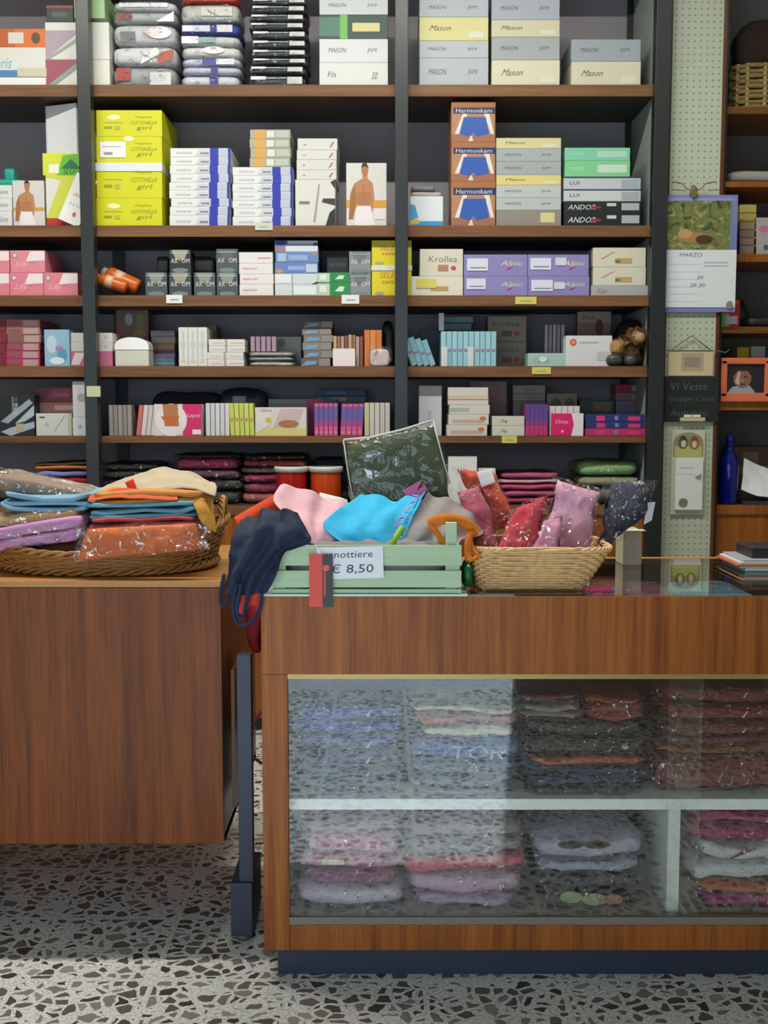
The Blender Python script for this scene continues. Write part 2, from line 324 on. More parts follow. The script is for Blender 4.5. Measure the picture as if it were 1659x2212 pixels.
# ------------------------------------------------------------------ boxes on the shelves
def B(name, label, cat, u0, u1, v0, v1, Y=4.79, d=0.28, col='e0e0da', ops=(), z0=None, group=None, rot=0, roll=0, rough=0.45, stick=None, bev=0.0018, back=None, lid=None):
    vm = (v0+v1)/2; xa, xb = Xu(u0, vm, Y), Xu(u1, vm, Y); zb = Zv(v1, Y) if z0 is None else z0; zt = Zv(v0, Y)
    if back: d = min(d, back-Y)
    d = min(d, YB-0.014-Y)
    org = Vector(((xa+xb)/2, Y, zb))
    s = MB(); s.box(xa, xb, Y, Y+d, zb, zt, M(col, rough) if isinstance(col, str) else col, bev)
    s.prints(xa, xb, zb, zt, Y, ops)
    o = s.build(name, origin=org); tag(o, label, cat, group)
    o.rotation_euler = (0, math.radians(roll), math.radians(rot))
    for st in (stick or ()):
        nm, pr = st; t = MB(); a, b, c, e, m = pr[0][1:6]
        w = xb-xa; h = zt-zb; t.box(xa+a*w, xa+c*w, Y-0.0030, Y-0.0021, zb+b*h, zb+e*h, M(m, 0.5)); t.prints(xa, xb, zb, zt, Y-0.0030, pr[1:]); t.build(nm, o)
    if lid:
        a, b, m = lid; t = MB(); h = zt-zb; t.box(xa-0.002, xb+0.002, Y-0.004, Y+d, zb+a*h, zb+b*h+0.0004, M(m, 0.4), 0.001); t.build('lid', o)
    return o, zt
def stack(row, name, look, cat, where, u0, u1, vs, Y=4.79, d=0.28, col='e0e0da', ops=(), zbase=None, jit=0, cols=None, opl=None, **k):
    n = len(vs)-1; z = ZS[row] if zbase is None else zbase; grp = k.pop('group', '%s on shelf' % where if n > 1 else None); looks = look if isinstance(look, list) else [look]*n
    top = None
    for i in range(n-1, -1, -1):
        j = (random.random()-0.5)*jit
        c = cols[i] if cols else col; op = opl[i] if opl else ops
        lb = looks[i]+(', '+vord(i, n)+' of ' if n > 1 else ' ')+where
        k2 = dict(k)
        if isinstance(k.get('stick'), dict): k2['stick'] = k['stick'].get(i)
        if isinstance(k.get('lid'), dict): k2['lid'] = k['lid'].get(i)
        o, zt = B(name, lb, cat, u0+j, u1+j, vs[i], vs[i+1], Y, d, c, op, z0=z, group=grp, **k2)
        z = zt+0.0006
    return z
def rowp(row, name, look, cat, where, u0, u1, n, v0, Y=4.79, d=0.2, cols=('e0e0da',), ops=(), roll=0, z0=None, gap=0.6, stepv=0, rough=0.4, jv=0):
    w = (u1-u0)/n; z = ZS[row] if z0 is None else z0
    for i in range(n):
        vj = v0+stepv*i+(random.random()-0.5)*jv
        lb = look+(', '+hord(i, n)+' of ' if n > 1 else ' ')+where
        B(name, lb, cat, u0+w*i+gap/2, u0+w*(i+1)-gap/2, vj, 0, Y, d, cols[i % len(cols)], ops, z0=z+(0.0 if not roll else abs(math.sin(math.radians(roll)))*w/505*0.5), group='packets: '+where, roll=roll, rough=rough)
random.seed(4)
T = lambda st, x, y, w, h, m='555a60', sh=0.2: ('t', st, x, y, w, h, m, sh)
R = lambda a, b, c, d, m: ('r', a, b, c, d, m)
Q = lambda pts, m: ('q', pts, m)
E = lambda a, b, c, d, m: ('e', a, b, c, d, m)
# row above A, left
B('shoe_box', 'orange cardboard box with white label at the far upper left', 'box', -40, 98, 62, 102, col='d8702c', z0=Zv(102, 4.79), ops=[R(.2, 0, .52, 1, 'b85a22'), R(.42, .2, .66, .8, 'd8d0c8'), E(.85, .5, .07, .3, '5a3a20')])
B('shoe_box', 'white box with blue writing under the orange box at upper left', 'box', -40, 100, 102, 166, col='d8d8d0', z0=Zv(166, 4.79)+0.0008, ops=[R(0, 0, .55, .22, '4a80b8'), R(.55, 0, 1, .3, 'c8c4a8'), T('oris', .2, .28, .25, .35, '7ab0e0')])
B('flat_box', 'flat white box lying on the top shelf under the blue-lettered box', 'box', -40, 100, 167, 183, z0=ZS['A'], col='e6e8e6')
dg = [Q([(0, 0), (.12, 0), (.6, .85), (.6, 1), (.55, 1)], '8c9894'), Q([(.12, 0), (.3, 0), (.75, 1), (.6, 1)], 'e2e2d2')]
B('shirt_box', 'burgundy and white box with a diagonal stripe behind the left post', 'box', 99, 237, 129, 183, z0=ZS['A'], col='dcdccc', ops=[Q([(0, 0), (.12, 0), (.55, 1), (0, 1)], '9a4a5c')]+dg[:1], group='diagonally striped boxes')
B('shirt_box', 'mauve and white box with a diagonal stripe, on the burgundy one', 'box', 98, 236, 48, 128.5, z0=Zv(128.5, 4.79), col='dadcd4', ops=[Q([(0, 0), (.5, .7), (.6, .78), (0, .78)], 'a898a4'), Q([(0, .02), (.58, .68), (.58, .56), (.06, 0)], '98a09a')], group='diagonally striped boxes')
B('shirt_box', 'dark green box lying on top of the mauve striped box', 'box', 100, 158, 12, 48, z0=Zv(48, 4.79)+.0006, col='23302c', ops=[R(0, .85, 1, 1, '8a3030'), R(.2, .3, .8, .6, '3c5048')])
B('shirt_box', 'pale green box on top of the mauve striped box', 'box', 160, 226, -20, 48, z0=Zv(48, 4.79)+.0006, col='a4c890', ops=[R(0, 0, 1, .12, '2c4038')])
# packets in plastic, top shelf
def bagged(row, name, looks, where, u0, u1, vs, cols, accents, Y=4.80, d=0.24, group=None, zbase=None, cat='packet', jit=4, bagc=True):
    n = len(vs)-1; z = ZS[row] if zbase is None else zbase
    for i in range(n-1, -1, -1):
        j = (random.random()-0.5)*jit; va, vb = vs[i], vs[i+1]; xa, xb = Xu(u0+j, (va+vb)/2, Y), Xu(u1+j, (va+vb)/2, Y); zt = Zv(va, Y)
        lb = (looks if isinstance(looks, str) else looks[i])+(', '+vord(i, n)+' of ' if n > 1 else ' ')+where
        e = empty(name, ((xa+xb)/2, Y+d/2, z), lb, cat, group or where)
        s = MB(); s.slab(xa+.004, xb-.004, Y+.006, Y+d, z+.001, zt-.002, M(cols[i % len(cols)], 0.5), i+u0, 0.0025)
        s.prints(xa+.012, xb-.012, z+.003, zt-.004, Y+0.001, accents[i % len(accents)]); s.build('folded_garment', e)
        if bagc:
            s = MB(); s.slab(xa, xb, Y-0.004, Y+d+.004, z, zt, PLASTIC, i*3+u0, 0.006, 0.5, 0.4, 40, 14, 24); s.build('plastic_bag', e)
        z = zt+0.0006
    return z
bagged('A', 'shirt_packet', ['silver and white shirt packet', 'grey shirt packet with red corner', 'grey and white shirt packet', 'white shirt packet with red wedge', 'dark grey shirt packet with red badge'], 'the crinkled stack by left post', 240, 383, [0, 22, 48, 96, 140, 183], ['e0e4e8', 'b8bcc0', 'd0d2d6', 'dcdee0', 'a0a4a6'],
       [[R(.1, .3, .9, .8, 'e8ecee')], [R(.05, .2, .3, .8, '8a2c20'), Q([(.7, 0), (1, 0), (1, 1)], 'f0f0f0')], [R(.1, .1, .35, .6, '6a6e72'), E(.75, .55, .2, .3, 'f0e4e8')], [Q([(.75, 0), (1, .3), (1, .8), (.7, .6)], 'a84838'), Q([(.45, 0), (.8, .6), (.7, .9), (.5, .5)], 'eef0f0')], [R(.05, .3, .28, .9, 'a03428'), R(.6, .1, .95, .7, 'd0d2d4')]], group='shirt packets beside the left post')
bagged('A', 'shirt_packet', ['red-edged packet', 'plump white shirt packet', 'royal blue and white packet', 'white and sea-green packet', 'white packet with curved front', 'white and blue packet', 'white and pale blue packet', 'thin white and blue packet'], 'the blue and white stack, top shelf', 387, 520, [-6, 3, 48, 74, 97, 123, 142, 160, 183], ['c03020', 'c6c8c0', '3844a0', 'cfd6d4', 'dcdedc', 'd0d4e4', 'c8cce0', 'd4d6e0'],
       [[], [R(.35, .3, .9, .75, 'd8dad4')], [R(0, .2, .5, .8, 'd8dcf0'), R(.62, .15, .9, .85, 'e0e0e4')], [R(.0, .1, .3, .9, 'eef2f2'), R(.3, .2, .6, .7, '8ab0b0')], [E(.55, .6, .2, .35, 'f4f4f4')], [R(.35, 0, .6, .8, '3840a0'), R(.6, .1, .92, .9, 'e8e8ee')], [R(.5, 0, .62, 1, '2c3490')], [R(.5, 0, .65, 1, '2c3490')]], group='shirt packets, blue and white')
bk = [[R(.02, .62, .3, .9, 'dfe3e4'), R(.3, .7, .68, .82, 'a8b0b0'), R(.7, .25, .98, .85, 'c8cccc')]]
bagged('A', 'tights_packet', 'black packet with white label', 'the top-shelf black stack', 536, 664, [-4, 9, 28, 46, 64, 84, 104, 123, 140, 160, 183], ['3a4244', '2c3436'], bk, jit=7, group='black packets on the top shelf')
ms = [T('MASON', .13, .42, .25, .2), T('pure', .7, .38, .13, .22, '6a7078')]
msy = [T('Mason', .14, .42, .3, .24, '5a5030', .5), R(.72, .12, .93, .4, 'd8d8c8')]
stack('A', 'hosiery_box', ['silver hosiery box', 'green box with lime ribbon', 'pale silver hosiery box', 'wide white hosiery box'], 'box', 'the stack left of the middle post', 690, 838, [-8, 32, 84, 135, 183], cols=['c6ccce', '1f4438', 'd2d6d8', 'd4d8d2'],
      opl=[ms, [R(.0, .1, .3, .9, '3f7460'), R(.3, 0, .41, 1, '6ab04e'), R(.48, .3, .88, .66, 'd0c888')], ms, [T('Fila', .12, .4, .12, .22, '4a6080'), T('so', .76, .3, .08, .3, '6a6e70')]], jit=0)
stack('A', 'hosiery_box', ['silver-grey hosiery box', 'yellow hosiery box', 'silver-grey hosiery box', 'silver-grey hosiery box'], 'box', 'top-shelf stack right of the middle post', 906, 1055, [-4, 37, 88, 125, 183], cols=['aeb6be', 'd6d08e', 'b2bac0', 'b0b6be'], opl=[ms, msy, ms, ms])
stack('A', 'hosiery_box', ['silver-grey hosiery box', 'pale cream hosiery box', 'grey hosiery box', 'cream hosiery box'], 'box', 'top-shelf stack before the two-box stack', 1062, 1209, [-6, 43, 80, 130, 183], cols=['a4adb8', 'cccba8', '9fa8a8', 'd6d2b6'], opl=[ms, msy, ms, msy])
stack('A', 'hosiery_box', ['grey hosiery box', 'cream hosiery box'], 'box', 'the two-box stack by the dark end panel, top shelf', 1234, 1384, [85, 133, 183], cols=['98a2ac', 'd0cdb4'], opl=[ms, msy])
# row B left
B('carton', 'large white carton turned sideways with dark print, highest in left bay', 'box', 92, 172, 226, 330, Y=4.84, d=0.16, col='dfe4e8', z0=Zv(330, 4.79)+.001, rot=-22, ops=[R(0, 0, .04, 1, 'c8ccd4')])
B('slip_box', 'lime and yellow box under the white carton', 'box', 92, 180, 331, 378, Y=4.80, col='cfd83a', z0=Zv(378, 4.79)+.0005, ops=[Q([(.35, 0), (1, 0), (1, 1), (.5, .9)], '66b83a'), Q([(.45, .3), (.7, .75), (.95, .3)], '2c7048'), R(.15, .1, .4, .5, 'e4e8d8'), T('SLOGS', .5, .05, .45, .3, '20402c')])
B('slip_box', 'yellow-green box with red foot behind the tilted white card', 'box', 100, 182, 378.5, 487, Y=4.80, col='c8d048', z0=ZS['B'], ops=[R(0, 0, 1, .17, 'b83428'), Q([(0, .17), (.4, .9), (0, .95)], 'd8d8d0'), R(.6, .1, .95, .24, 'e0dcd8')])
o, _ = B('card', 'white card leaning tilted against the yellow-green box by left post', 'card', 122, 170, 372, 478, Y=4.772, d=0.002, col='e6e8e4', z0=ZS['B']+0.012, roll=24, ops=[T('offerta', .2, .55, .55, .07, 'd0a040'), T('3 x 12', .2, .35, .5, .07, '9aa0a4'), E(.6, .2, .08, .05, 'd06060')], bev=0.0003)
man = lambda: [Q([(.06, .12), (.1, .52), (.2, .68), (.3, .72), (.27, .45), (.17, .12)], 'a06a42'), Q([(.2, .68), (.4, .76), (.41, .84), (.52, .84), (.53, .76), (.66, .68), (.7, .45), (.62, .1), (.58, .3), (.55, .5), (.3, .5), (.28, .3)], 'b88058'), Q([(.27, .55), (.6, .55), (.58, .3), (.28, .3)], 'ac7450'), E(.46, .89, .085, .1, 'ad7650'), Q([(.37, .92), (.4, .99), (.5, 1), (.56, .92), (.46, .95)], '33241c'), Q([(.27, .33), (.6, .33), (.72, .03), (.5, .0), (.2, .03)], 'e6dfe0'), Q([(.42, .66), (.44, .66), (.43, .4)], '96623e')]
B('brief_box', 'underwear box printed with a bare-chested man, far left second shelf', 'box', 28, 96, 390, 487, Y=4.80, col='cfcdc8', z0=ZS['B'], ops=[R(0, .35, 1, .42, 'c89a40')]+man())
stack('B', 'small_box', 'white small box with grey text', 'box', 'the far left stack, second shelf', -25, 26, [400, 428, 456, 487], Y=4.80, col='d8dad8', ops=[T('slim', .3, .3, .5, .35, '707478')])
s = MB(); y = 4.86
s.slab(Xu(-20, 400, y), Xu(48, 400, y), y, y+.1, Zv(399, 4.8)+.001, Zv(386, y), M('1c9a8c', .4), 3, .003); s.slab(Xu(8, 380, y), Xu(30, 380, y), y, y+.06, Zv(392, y), Zv(362, y), M('1c9a8c', .4), 5, .002)
tag(s.build('hair_clip'), 'turquoise plastic clip lying on the small white boxes at left', 'clip')
ye = [T('Mongolfiera', .58, .68, .26, .1, '8a8a20', .4), T('COTONELLA', .52, .46, .4, .13, '8a8a20', .3), T('girl', .6, .22, .22, .18, '8a8a20', .4), E(.27, .72, .1, .1, 'e8e8b0'), R(.12, .3, .24, .38, '9a9a20'), R(.28, .26, .36, .4, 'b0b050'), R(.12, .52, .4, .54, 'b8b820')]
yl = [('label', [('r', .06, .2, .45, .8, 'e8e8e8'), R(.1, .6, .38, .63, 'a0a4b0'), R(.12, .3, .25, .4, '8a8ea0')])]
stack('B', 'yellow_box', ['bright yellow box', 'bright yellow box with white label', 'bright yellow box with white lid', 'bright yellow box'], 'box', 'the bright yellow stack', 208, 350, [238, 295, 352, 428, 487], Y=4.785, d=0.36, col='cfcf08', opl=[ye, ye[:3]+[E(.5, .92, .08, .1, 'e8e8c0')], ye[:3]+ye[4:], ye], stick={1: yl}, lid={2: (.76, 1.0, 'dcdfe0')})
wb = [R(.66, 0, .8, 1, '2838a8'), R(.8, .08, .96, .92, 'b8c0d0'), R(.96, 0, 1, 1, '2030a0'), Q([(.42, .1), (.66, .1), (.66, .85), (.48, .9)], 'c4cad4'), T('cotone', .1, .35, .25, .25, 'b0b4c0'), R(.5, .3, .64, .5, '7a828e')]
stack('B', 'brief_box', 'white and blue briefs box', 'box', 'the nine beside the yellow stack', 368, 498, [320, 339, 357, 376, 394, 411, 429, 447, 465, 487], col='dcdedd', ops=wb, jit=5)
zt = stack('B', 'brief_box', 'white and blue briefs box', 'box', 'the second white-blue stack', 503, 633, [361, 379, 397, 415, 433, 450, 468, 487], col='dadcdc', ops=wb, jit=3)
stack('B', 'slip_box', 'beige box with orange stripe', 'box', 'the four on the second white-blue stack', 540, 627, [280, 300, 320, 341, 361], zbase=zt+.0005, d=.2, col='a8a890', ops=[R(.12, .0, .36, 1, 'd0a050'), R(.42, .15, .6, .85, 'd4d8d0'), R(.64, .15, .96, .85, 'b4bcb8')], jit=4)
z1 = stack('B', 'brief_box', 'white box with black splashes', 'box', 'standing under the thin white boxes', 638, 724, [388, 487], col='d4d4cc', ops=[Q([(.75, .0), (1, 0), (1, .4), (.86, .3)], '25282a'), Q([(.66, .52), (1, .45), (1, .6), (.7, .6)], '3a3c3c'), Q([(.88, .95), (1, .8), (1, 1)], '2a2c2c'), R(.1, .48, .36, .54, '7a7a78'), Q([(.45, .1), (.5, .1), (.62, .9), (.58, .9)], '9a9a94')])
stack('B', 'slip_box', 'thin white box with red mark', 'box', 'the four on the black-splashed box', 642, 728, [299, 324, 345, 367, 388], zbase=z1, col='cfd2cc', ops=[Q([(.8, .2), (.84, .2), (.92, .7), (.88, .7)], 'c05050'), R(.15, .4, .22, .5, 'c86a6a')], jit=3)
B('brief_box', 'upright box picturing a man in white briefs beside middle post', 'box', 748, 835, 352, 487, Y=4.80, d=.12, col='d2d2cc', z0=ZS['B'], ops=[R(0, .3, 1, .42, 'cf9c34')]+man()+[R(.7, .12, .97, .28, 'e4dcdc')])
# row B right
z1 = stack('B', 'slip_box', 'white and blue box with swimmer print', 'box', 'right of the middle post', 886, 957, [424, 487], col='d8e0e2', d=.2, ops=[R(0, 0, 1, .18, '3a94cc'), Q([(0, .2), (.25, .3), (.15, .7), (0, .75)], '4a9ccc'), Q([(0, .05), (.3, .1), (.25, .25), (0, .2)], 'c8b048')])
s = MB(); y = 4.81
for k, (a, b, c, dd, h) in enumerate(((886, 955, 413, 424, 'b4a8a0'), (888, 940, 400, 413, '7e8288'))):
    s.slab(Xu(a, c, y), Xu(b, c, y), y, y+.15, (z1 if k == 0 else Zv(dd, y)), Zv(c, y), M(h, .6), k, .003)
tag(s.build('folded_cloth'), 'small grey and beige folded cloth on the swimmer box', 'cloth')
bx = [R(0, .86, 1, 1, 'a86c40'), R(.04, .70, 1, .86, '27305c'), T('Harmonkam', .1, .73, .82, .1, 'd0d4e0', .1), R(0, 0, 1, .18, 'a06a50'), R(.02, .18, .98, .70, 'b08466'), Q([(.08, .2), (.26, .7), (.36, .7), (.2, .2)], 'e0dcd4'), Q([(.74, .7), (.86, .7), (.97, .2), (.9, .2)], 'e0dcd4'), Q([(.28, .62), (.78, .62), (.86, .2), (.58, .14), (.5, .22), (.4, .14), (.18, .2)], '2f5bb0'), Q([(.38, .02), (.5, .02), (.47, .15), (.44, .15)], 'd8d4d0')]
stack('B', 'boxer_box', 'brown box picturing blue boxer shorts', 'box', 'the tower by the middle post', 975, 1070, [220, 307, 392, 487], Y=4.79, d=.2, col='b8794c', ops=bx)
stack('B', 'hosiery_box', ['pale yellow hosiery box', 'silver hosiery box', 'silver hosiery box', 'yellow hosiery box', 'light silver hosiery box', 'light silver hosiery box', 'taupe box with cream label'], 'box', 'the stack beside the boxer-short tower', 1072, 1212, [298, 321, 349, 378, 400, 427, 454, 487], cols=['d2cc96', 'a4acac', 'a2aaa8', 'd8cc80', 'b8c0c0', 'b4bcbc', '8e887e'],
      opl=[msy, ms, ms, msy, ms, ms, [R(.68, .25, .9, .85, 'd4cc94'), T('Mason', .06, .3, .32, .25, 'a09a90', .4)]])
z1 = stack('B', 'tights_box', ['white box with navy edge', 'white box with navy edge', 'black box with white lettering', 'black box with white lettering'], 'box', 'the stack by the dark end panel', 1218, 1384, [382, 409, 435, 461, 487], cols=['bcc2c4', 'c2c8ca', '14201f', '101c1c'],
      opl=[[R(0, .9, 1, 1, '22305c'), T('LUI', .08, .35, .12, .3, '3a4a78', 0), R(.75, .1, .98, .8, 'a0aab0')]]*2+[[T('ANDOR', .05, .3, .36, .42, 'd8dada', .3), R(.36, .4, .48, .58, '9a2430'), R(.56, .6, .68, .85, 'c8cccc'), R(.75, .25, .98, .85, 'a8b0b4')]]*2)
stack('B', 'tights_box', ['mint green box', 'light green box'], 'box', 'the pair on the white and black boxes', 1220, 1361, [319, 347, 382], zbase=z1, cols=['7cc8a8', '7cc890'], opl=[[R(.5, .25, .95, .75, 'a8d4bc'), T('relax', .08, .4, .2, .3, 'b8e0c4')], [R(.5, .25, .95, .75, 'c0dcc8'), T('relax', .08, .4, .2, .3, 'c0e0a0')]])
# row C left
pk = [Q([(.45, .5), (.58, .96), (1, .96), (1, .55)], 'ecdfe2'), E(.14, .78, .09, .14, 'b88890'), E(.14, .78, .05, .08, 'e8c8cc'), T('Lilly', .12, .2, .34, .3, 'f0c4cc', .5), R(.55, .45, .7, .5, 'b890a8')]
for i, (a, b, lb) in enumerate(((-60, 20, 'pink box at the frame edge'), (21, 93, 'pink box standing below the upper pink box'), (94, 168, 'rightmost pink box'))):
    B('pink_box', lb+', lower row of the third shelf, left bay', 'box', a, b, 589, 638, z0=ZS['C'], col='dc8090', ops=pk, group='pink boxes in the left bay')
B('pink_box', 'pink box at frame edge, upper row of the pink boxes', 'box', -56, 20, 541, 588.4, z0=Zv(589, 4.79)+.0006, col='dc8494', ops=pk, group='pink boxes in the left bay')
B('pink_box', 'pink box with white flash, right end of the upper pink row', 'box', 22, 97, 541, 588.4, z0=Zv(589, 4.79)+.0006, col='e08896', ops=pk, group='pink boxes in the left bay')
# row C mid
def bottle_lying(p0, p1, r, lb):
    e = empty('spray_bottle', (p0+p1)/2-Vector((0, 0, r)), lb, 'bottle', 'orange bottles by the left post'); d = (p1-p0)
    s = MB(); s.tube([p0+d*t for t in (0, .03, .1, .78, .86, .9)], [r*.8, r*.97, r, r, r*.8, r*.5], M('c4611c', .28), 20); s.prints; s.build('body', e)
    s = MB(); s.tube([p0+d*t for t in (.9, .92, 1.0)], [r*.6, r*.62, r*.6], M('9aa0a4', .3), 16); s.build('cap', e)
    s = MB(); s.tube([p0+d*t for t in (.42, .66)], r*1.01, M('d8b090', .4), 20); s.build('label', e)
bottle_lying(P(300, 622, 4.86), P(222, 566+20, 4.86), .034, 'upper orange bottle lying tilted beside the left post, third shelf')
bottle_lying(P(274, 622, 4.80), P(206, 582+16, 4.80), .027, 'lower orange bottle lying tilted beside the left post, third shelf')
def axiom(u0, u1, v0, v1, lb, c='4a5456', top='8a9690', z0=None):
    B('dark_box', lb, 'box', u0+1, u1-1, v0, v1, Y=4.80, d=.12, z0=ZS['C'] if z0 is None else z0, col=c, ops=[Q([(.1, 1), (.9, 1), (.68, .55), (.32, .55)], top), R(.06, .86, .94, .89, 'b8c0c0'), T('AX', .08, .42, .3, .2, 'd4d8d8', 0), T('V', .4, .42, .15, .24, 'b03a34', 0), T('OM', .58, .42, .36, .2, 'd4d8d8', 0), E(.5, .1, .38, .1, '788286')], group='dark triangular-print boxes')
zz = Zv(589, 4.80)+.0006
axiom(313, 362, 589, 638, 'dark grey triangle-print box, leftmost in the lower row, third shelf')
axiom(364, 414, 589, 638, 'dark box with pale green triangle, second in the lower row', '3c4648', '98a08c')
axiom(418, 466, 589, 638, 'dark grey triangle-print box, third in the lower row')
axiom(467, 515, 589, 638, 'dark grey triangle-print box next to the white red-lettered stack')
axiom(365, 413, 540, 588, 'dark triangle-print box with green-grey top, upper left one', '2c3434', 'a0a88e', zz)
axiom(466, 515, 538, 588, 'grey triangle-print box with white sticker, upper right one', '4c5658', '5c6668', zz)
for i, (a, b) in enumerate(((338, 364), (416, 462))):
    s = MB(); s.slab(Xu(a, 560, 4.85), Xu(b, 560, 4.85), 4.85, 4.93, zz, Zv(552, 4.85), M('1e2020', .7), i+4, .006)
    tag(s.build('rolled_socks'), ['black rolled socks left of', 'black rolled socks between'][i]+' the upper triangle-print boxes', 'socks')
rl = [T('MADOVIM', .1, .4, .42, .2, 'd04a44', 0)]
stack('C', 'white_box', ['white box with pink script', 'white box with red lettering', 'white box with red lettering', 'white box with red lettering'], 'box', 'the white stack beside the dark boxes', 517, 590, [545, 569, 592, 614, 638], col='e0dedc', opl=[[R(.55, .42, .95, .52, 'd8888c')], rl, rl, rl], jit=3)
stack('C', 'patterned_box', ['thin blue and white box', 'thin white and blue box', 'blue printed box', 'blue box with pale panels', 'white and grey box', 'white and grey box'], 'box', 'the stack left of the green boxes', 594, 687, [519, 531, 544, 567, 591, 614, 638], cols=['4a62a8', 'd4dae0', '6a86bc', '6480b8', 'ccd4da', 'ccd4d8'],
      opl=[[R(.3, .3, 1, .9, 'd8dce0'), E(.15, .5, .12, .4, '2a3c8c'), R(.9, 0, 1, .5, '20284c')], [R(0, 0, .25, 1, '9a7a90')], [R(.05, .1, .25, .85, 'a8b8d4'), R(.3, .2, .75, .7, '93aad4'), E(.9, .8, .06, .14, 'b09060')], [R(.3, .3, .7, .7, '8ea8d8'), R(.72, .1, .98, .85, 'b8c8dc'), E(.1, .2, .1, .2, 'b0907c')], [R(.4, 0, .42, 1, '8a949c'), R(.02, .1, .38, .85, 'dfe5e4'), Q([(.85, 0), (1, 0), (1, .25)], '20284c')], [R(.4, 0, .42, 1, '8a949c'), R(.45, .1, .95, .8, 'dfe5e4')]], jit=2)
z1 = stack('C', 'green_box', 'green and white box', 'box', 'the pair under the dark slim box', 684, 755, [589, 611, 638], col='1f8a48', ops=[R(.02, .05, .4, .95, 'b8ccb8'), R(.1, .3, .3, .8, 'dfe4dc'), Q([(.55, .35), (.7, .75), (.85, .7), (.8, .35)], 'cfe0d0')])
B('dark_box', 'black box with faint lettering on the green boxes, third shelf', 'box', 706, 752, 552, 588, Y=4.84, d=.2, z0=z1, col='1e2224', ops=[T('AXVOM', .1, .4, .8, .2, '5a5e60', 0)])
axiom(753, 802, 590, 638, 'silver-grey triangle-print box beside yellow boxes, lower one', '848c8e', '6c7476')
axiom(753, 802, 543, 589, 'silver-grey triangle-print box beside yellow boxes, upper one', '868e8e', '707a7a', Zv(590, 4.80)+.0006)
yo = [T('SELENE', .2, .6, .6, .18, 'd06a30', .2), T('calza', .25, .42, .4, .12, 'd05038', .2), E(.2, .1, .12, .06, 'a0a890')]
stack('C', 'yellow_box', ['yellow box with red lettering', 'yellow white-lidded box'], 'box', 'the pair crossing behind the middle post', 803, 889, [519, 574, 638], Y=4.80, col='dcd020', opl=[yo, yo], lid={1: (.84, 1, 'dcdcd0')})
# row C right
z1 = stack('C', 'cream_box', 'cream box with yellow sticker', 'box', 'right of the middle post, third shelf', 888, 1000, [597, 638], col='dcd8c4', ops=[R(.38, .25, .72, .5, 'b89858')], stick=[('sticker', [('r', .1, .4, .48, .88, 'd8cc60')])])
stack('C', 'cream_box', 'ivory box with grey script and red dot', 'box', 'on the yellow-stickered box', 907, 1000, [538, 597], zbase=z1, col='d6d2c0', ops=[T('Krollea', .2, .52, .66, .22, '8a8070', .1), R(.42, .18, .66, .42, 'b0826c'), E(.78, .3, .06, .08, 'cc4438')])
st = lambda a, b, c, d: [('label', [('r', a, b, c, d, 'd6dce8'), R(a+.05, b+.12, c-.03, b+.16, '5a6490')])]
st2 = lambda a, b, c, d, e, f: st(a, b, c, d)+[('sticker', [('r', e, f, e+.18, f+.36, 'cfd2dc')])]
al = [T('Alpic', .56, .42, .34, .3, 'd8d8b8', .5), Q([(.66, .3), (.7, .3), (.78, .45), (.74, .45)], 'a83058')]
lilac = dict(col='8c84bc', ops=al)
for (a, b, va, vb, zb, lb, sk) in ((1002, 1140, 597, 638, ZS['C'], 'lilac box with white label, lower left of the lilac four', st(.04, .35, .34, .88)), (1141, 1273, 597, 638, ZS['C'], 'lilac box with two stickers, lower right of the lilac four', st2(.05, .25, .4, .82, .42, .35)),
                                   (1002, 1139, 550, 596, None, 'lilac box with white label, upper left of the lilac four', st(.05, .25, .38, .82)), (1140, 1272, 550, 596, None, 'lilac box with two stickers, upper right of the lilac four', st2(.04, .3, .38, .84, .45, .5))):
    B('lilac_box', lb, 'box', a, b, va, vb, z0=zb if zb else Zv(597, 4.79)+.0006, stick=sk, group='lilac boxes on the third shelf', **lilac)
z1 = stack('C', 'silver_box', 'flat silver box', 'box', 'under the two cream boxes by the end panel', 1277, 1400, [617, 638], col='a8acaa', ops=[T('Sip', .08, .2, .18, .5, 'b05a68', .5)])
stack('C', 'cream_box', 'cream box with gold plate and red script', 'box', 'the pair by the calendar', 1281, 1395, [535, 577, 617], zbase=z1, col='d2d0bc', ops=[Q([(.14, .4), (.18, .4), (.42, .78), (.38, .78)], 'd08078'), R(.42, .18, .74, .46, 'b8a070'), R(.42, .22, .52, .36, '7a6a48')])
# row D left
fl = [R(.5, .1, .95, .9, 'b89a94'), E(.25, .5, .2, .3, '8a5a58')]
stack('D', 'floral_box', ['rose floral box', 'rose floral box', 'brown floral box', 'pink floral box', 'deep pink floral box', 'magenta floral box'], 'box', 'the floral stack in the left bay', 15, 88, [690, 707, 723, 741, 758, 775, 791], Y=4.83, cols=['b05a68', '9a6a64', '8a6058', 'a83a5c', 'b03a60', 'b83060'], ops=fl, jit=4)
stack('D', 'floral_box', 'dark crimson box', 'box', 'the stack at the frame edge, fourth shelf', -45, 13, [690, 716, 741, 766, 791], Y=4.83, col='7a2438', ops=[R(.2, .2, .8, .4, '9a4a58')], jit=3)
B('blue_box', 'upright sky-blue printed box in the left bay, fourth shelf', 'box', 96, 150, 712, 791, Y=4.785, d=.1, z0=ZS['D'], col='8cb8d0', ops=[E(.3, .6, .2, .25, 'b8d0dc'), E(.7, .3, .2, .2, '5c94b8'), R(.45, .45, .75, .55, 'b878a0'), E(.5, .15, .3, .1, 'd8e4e8')])
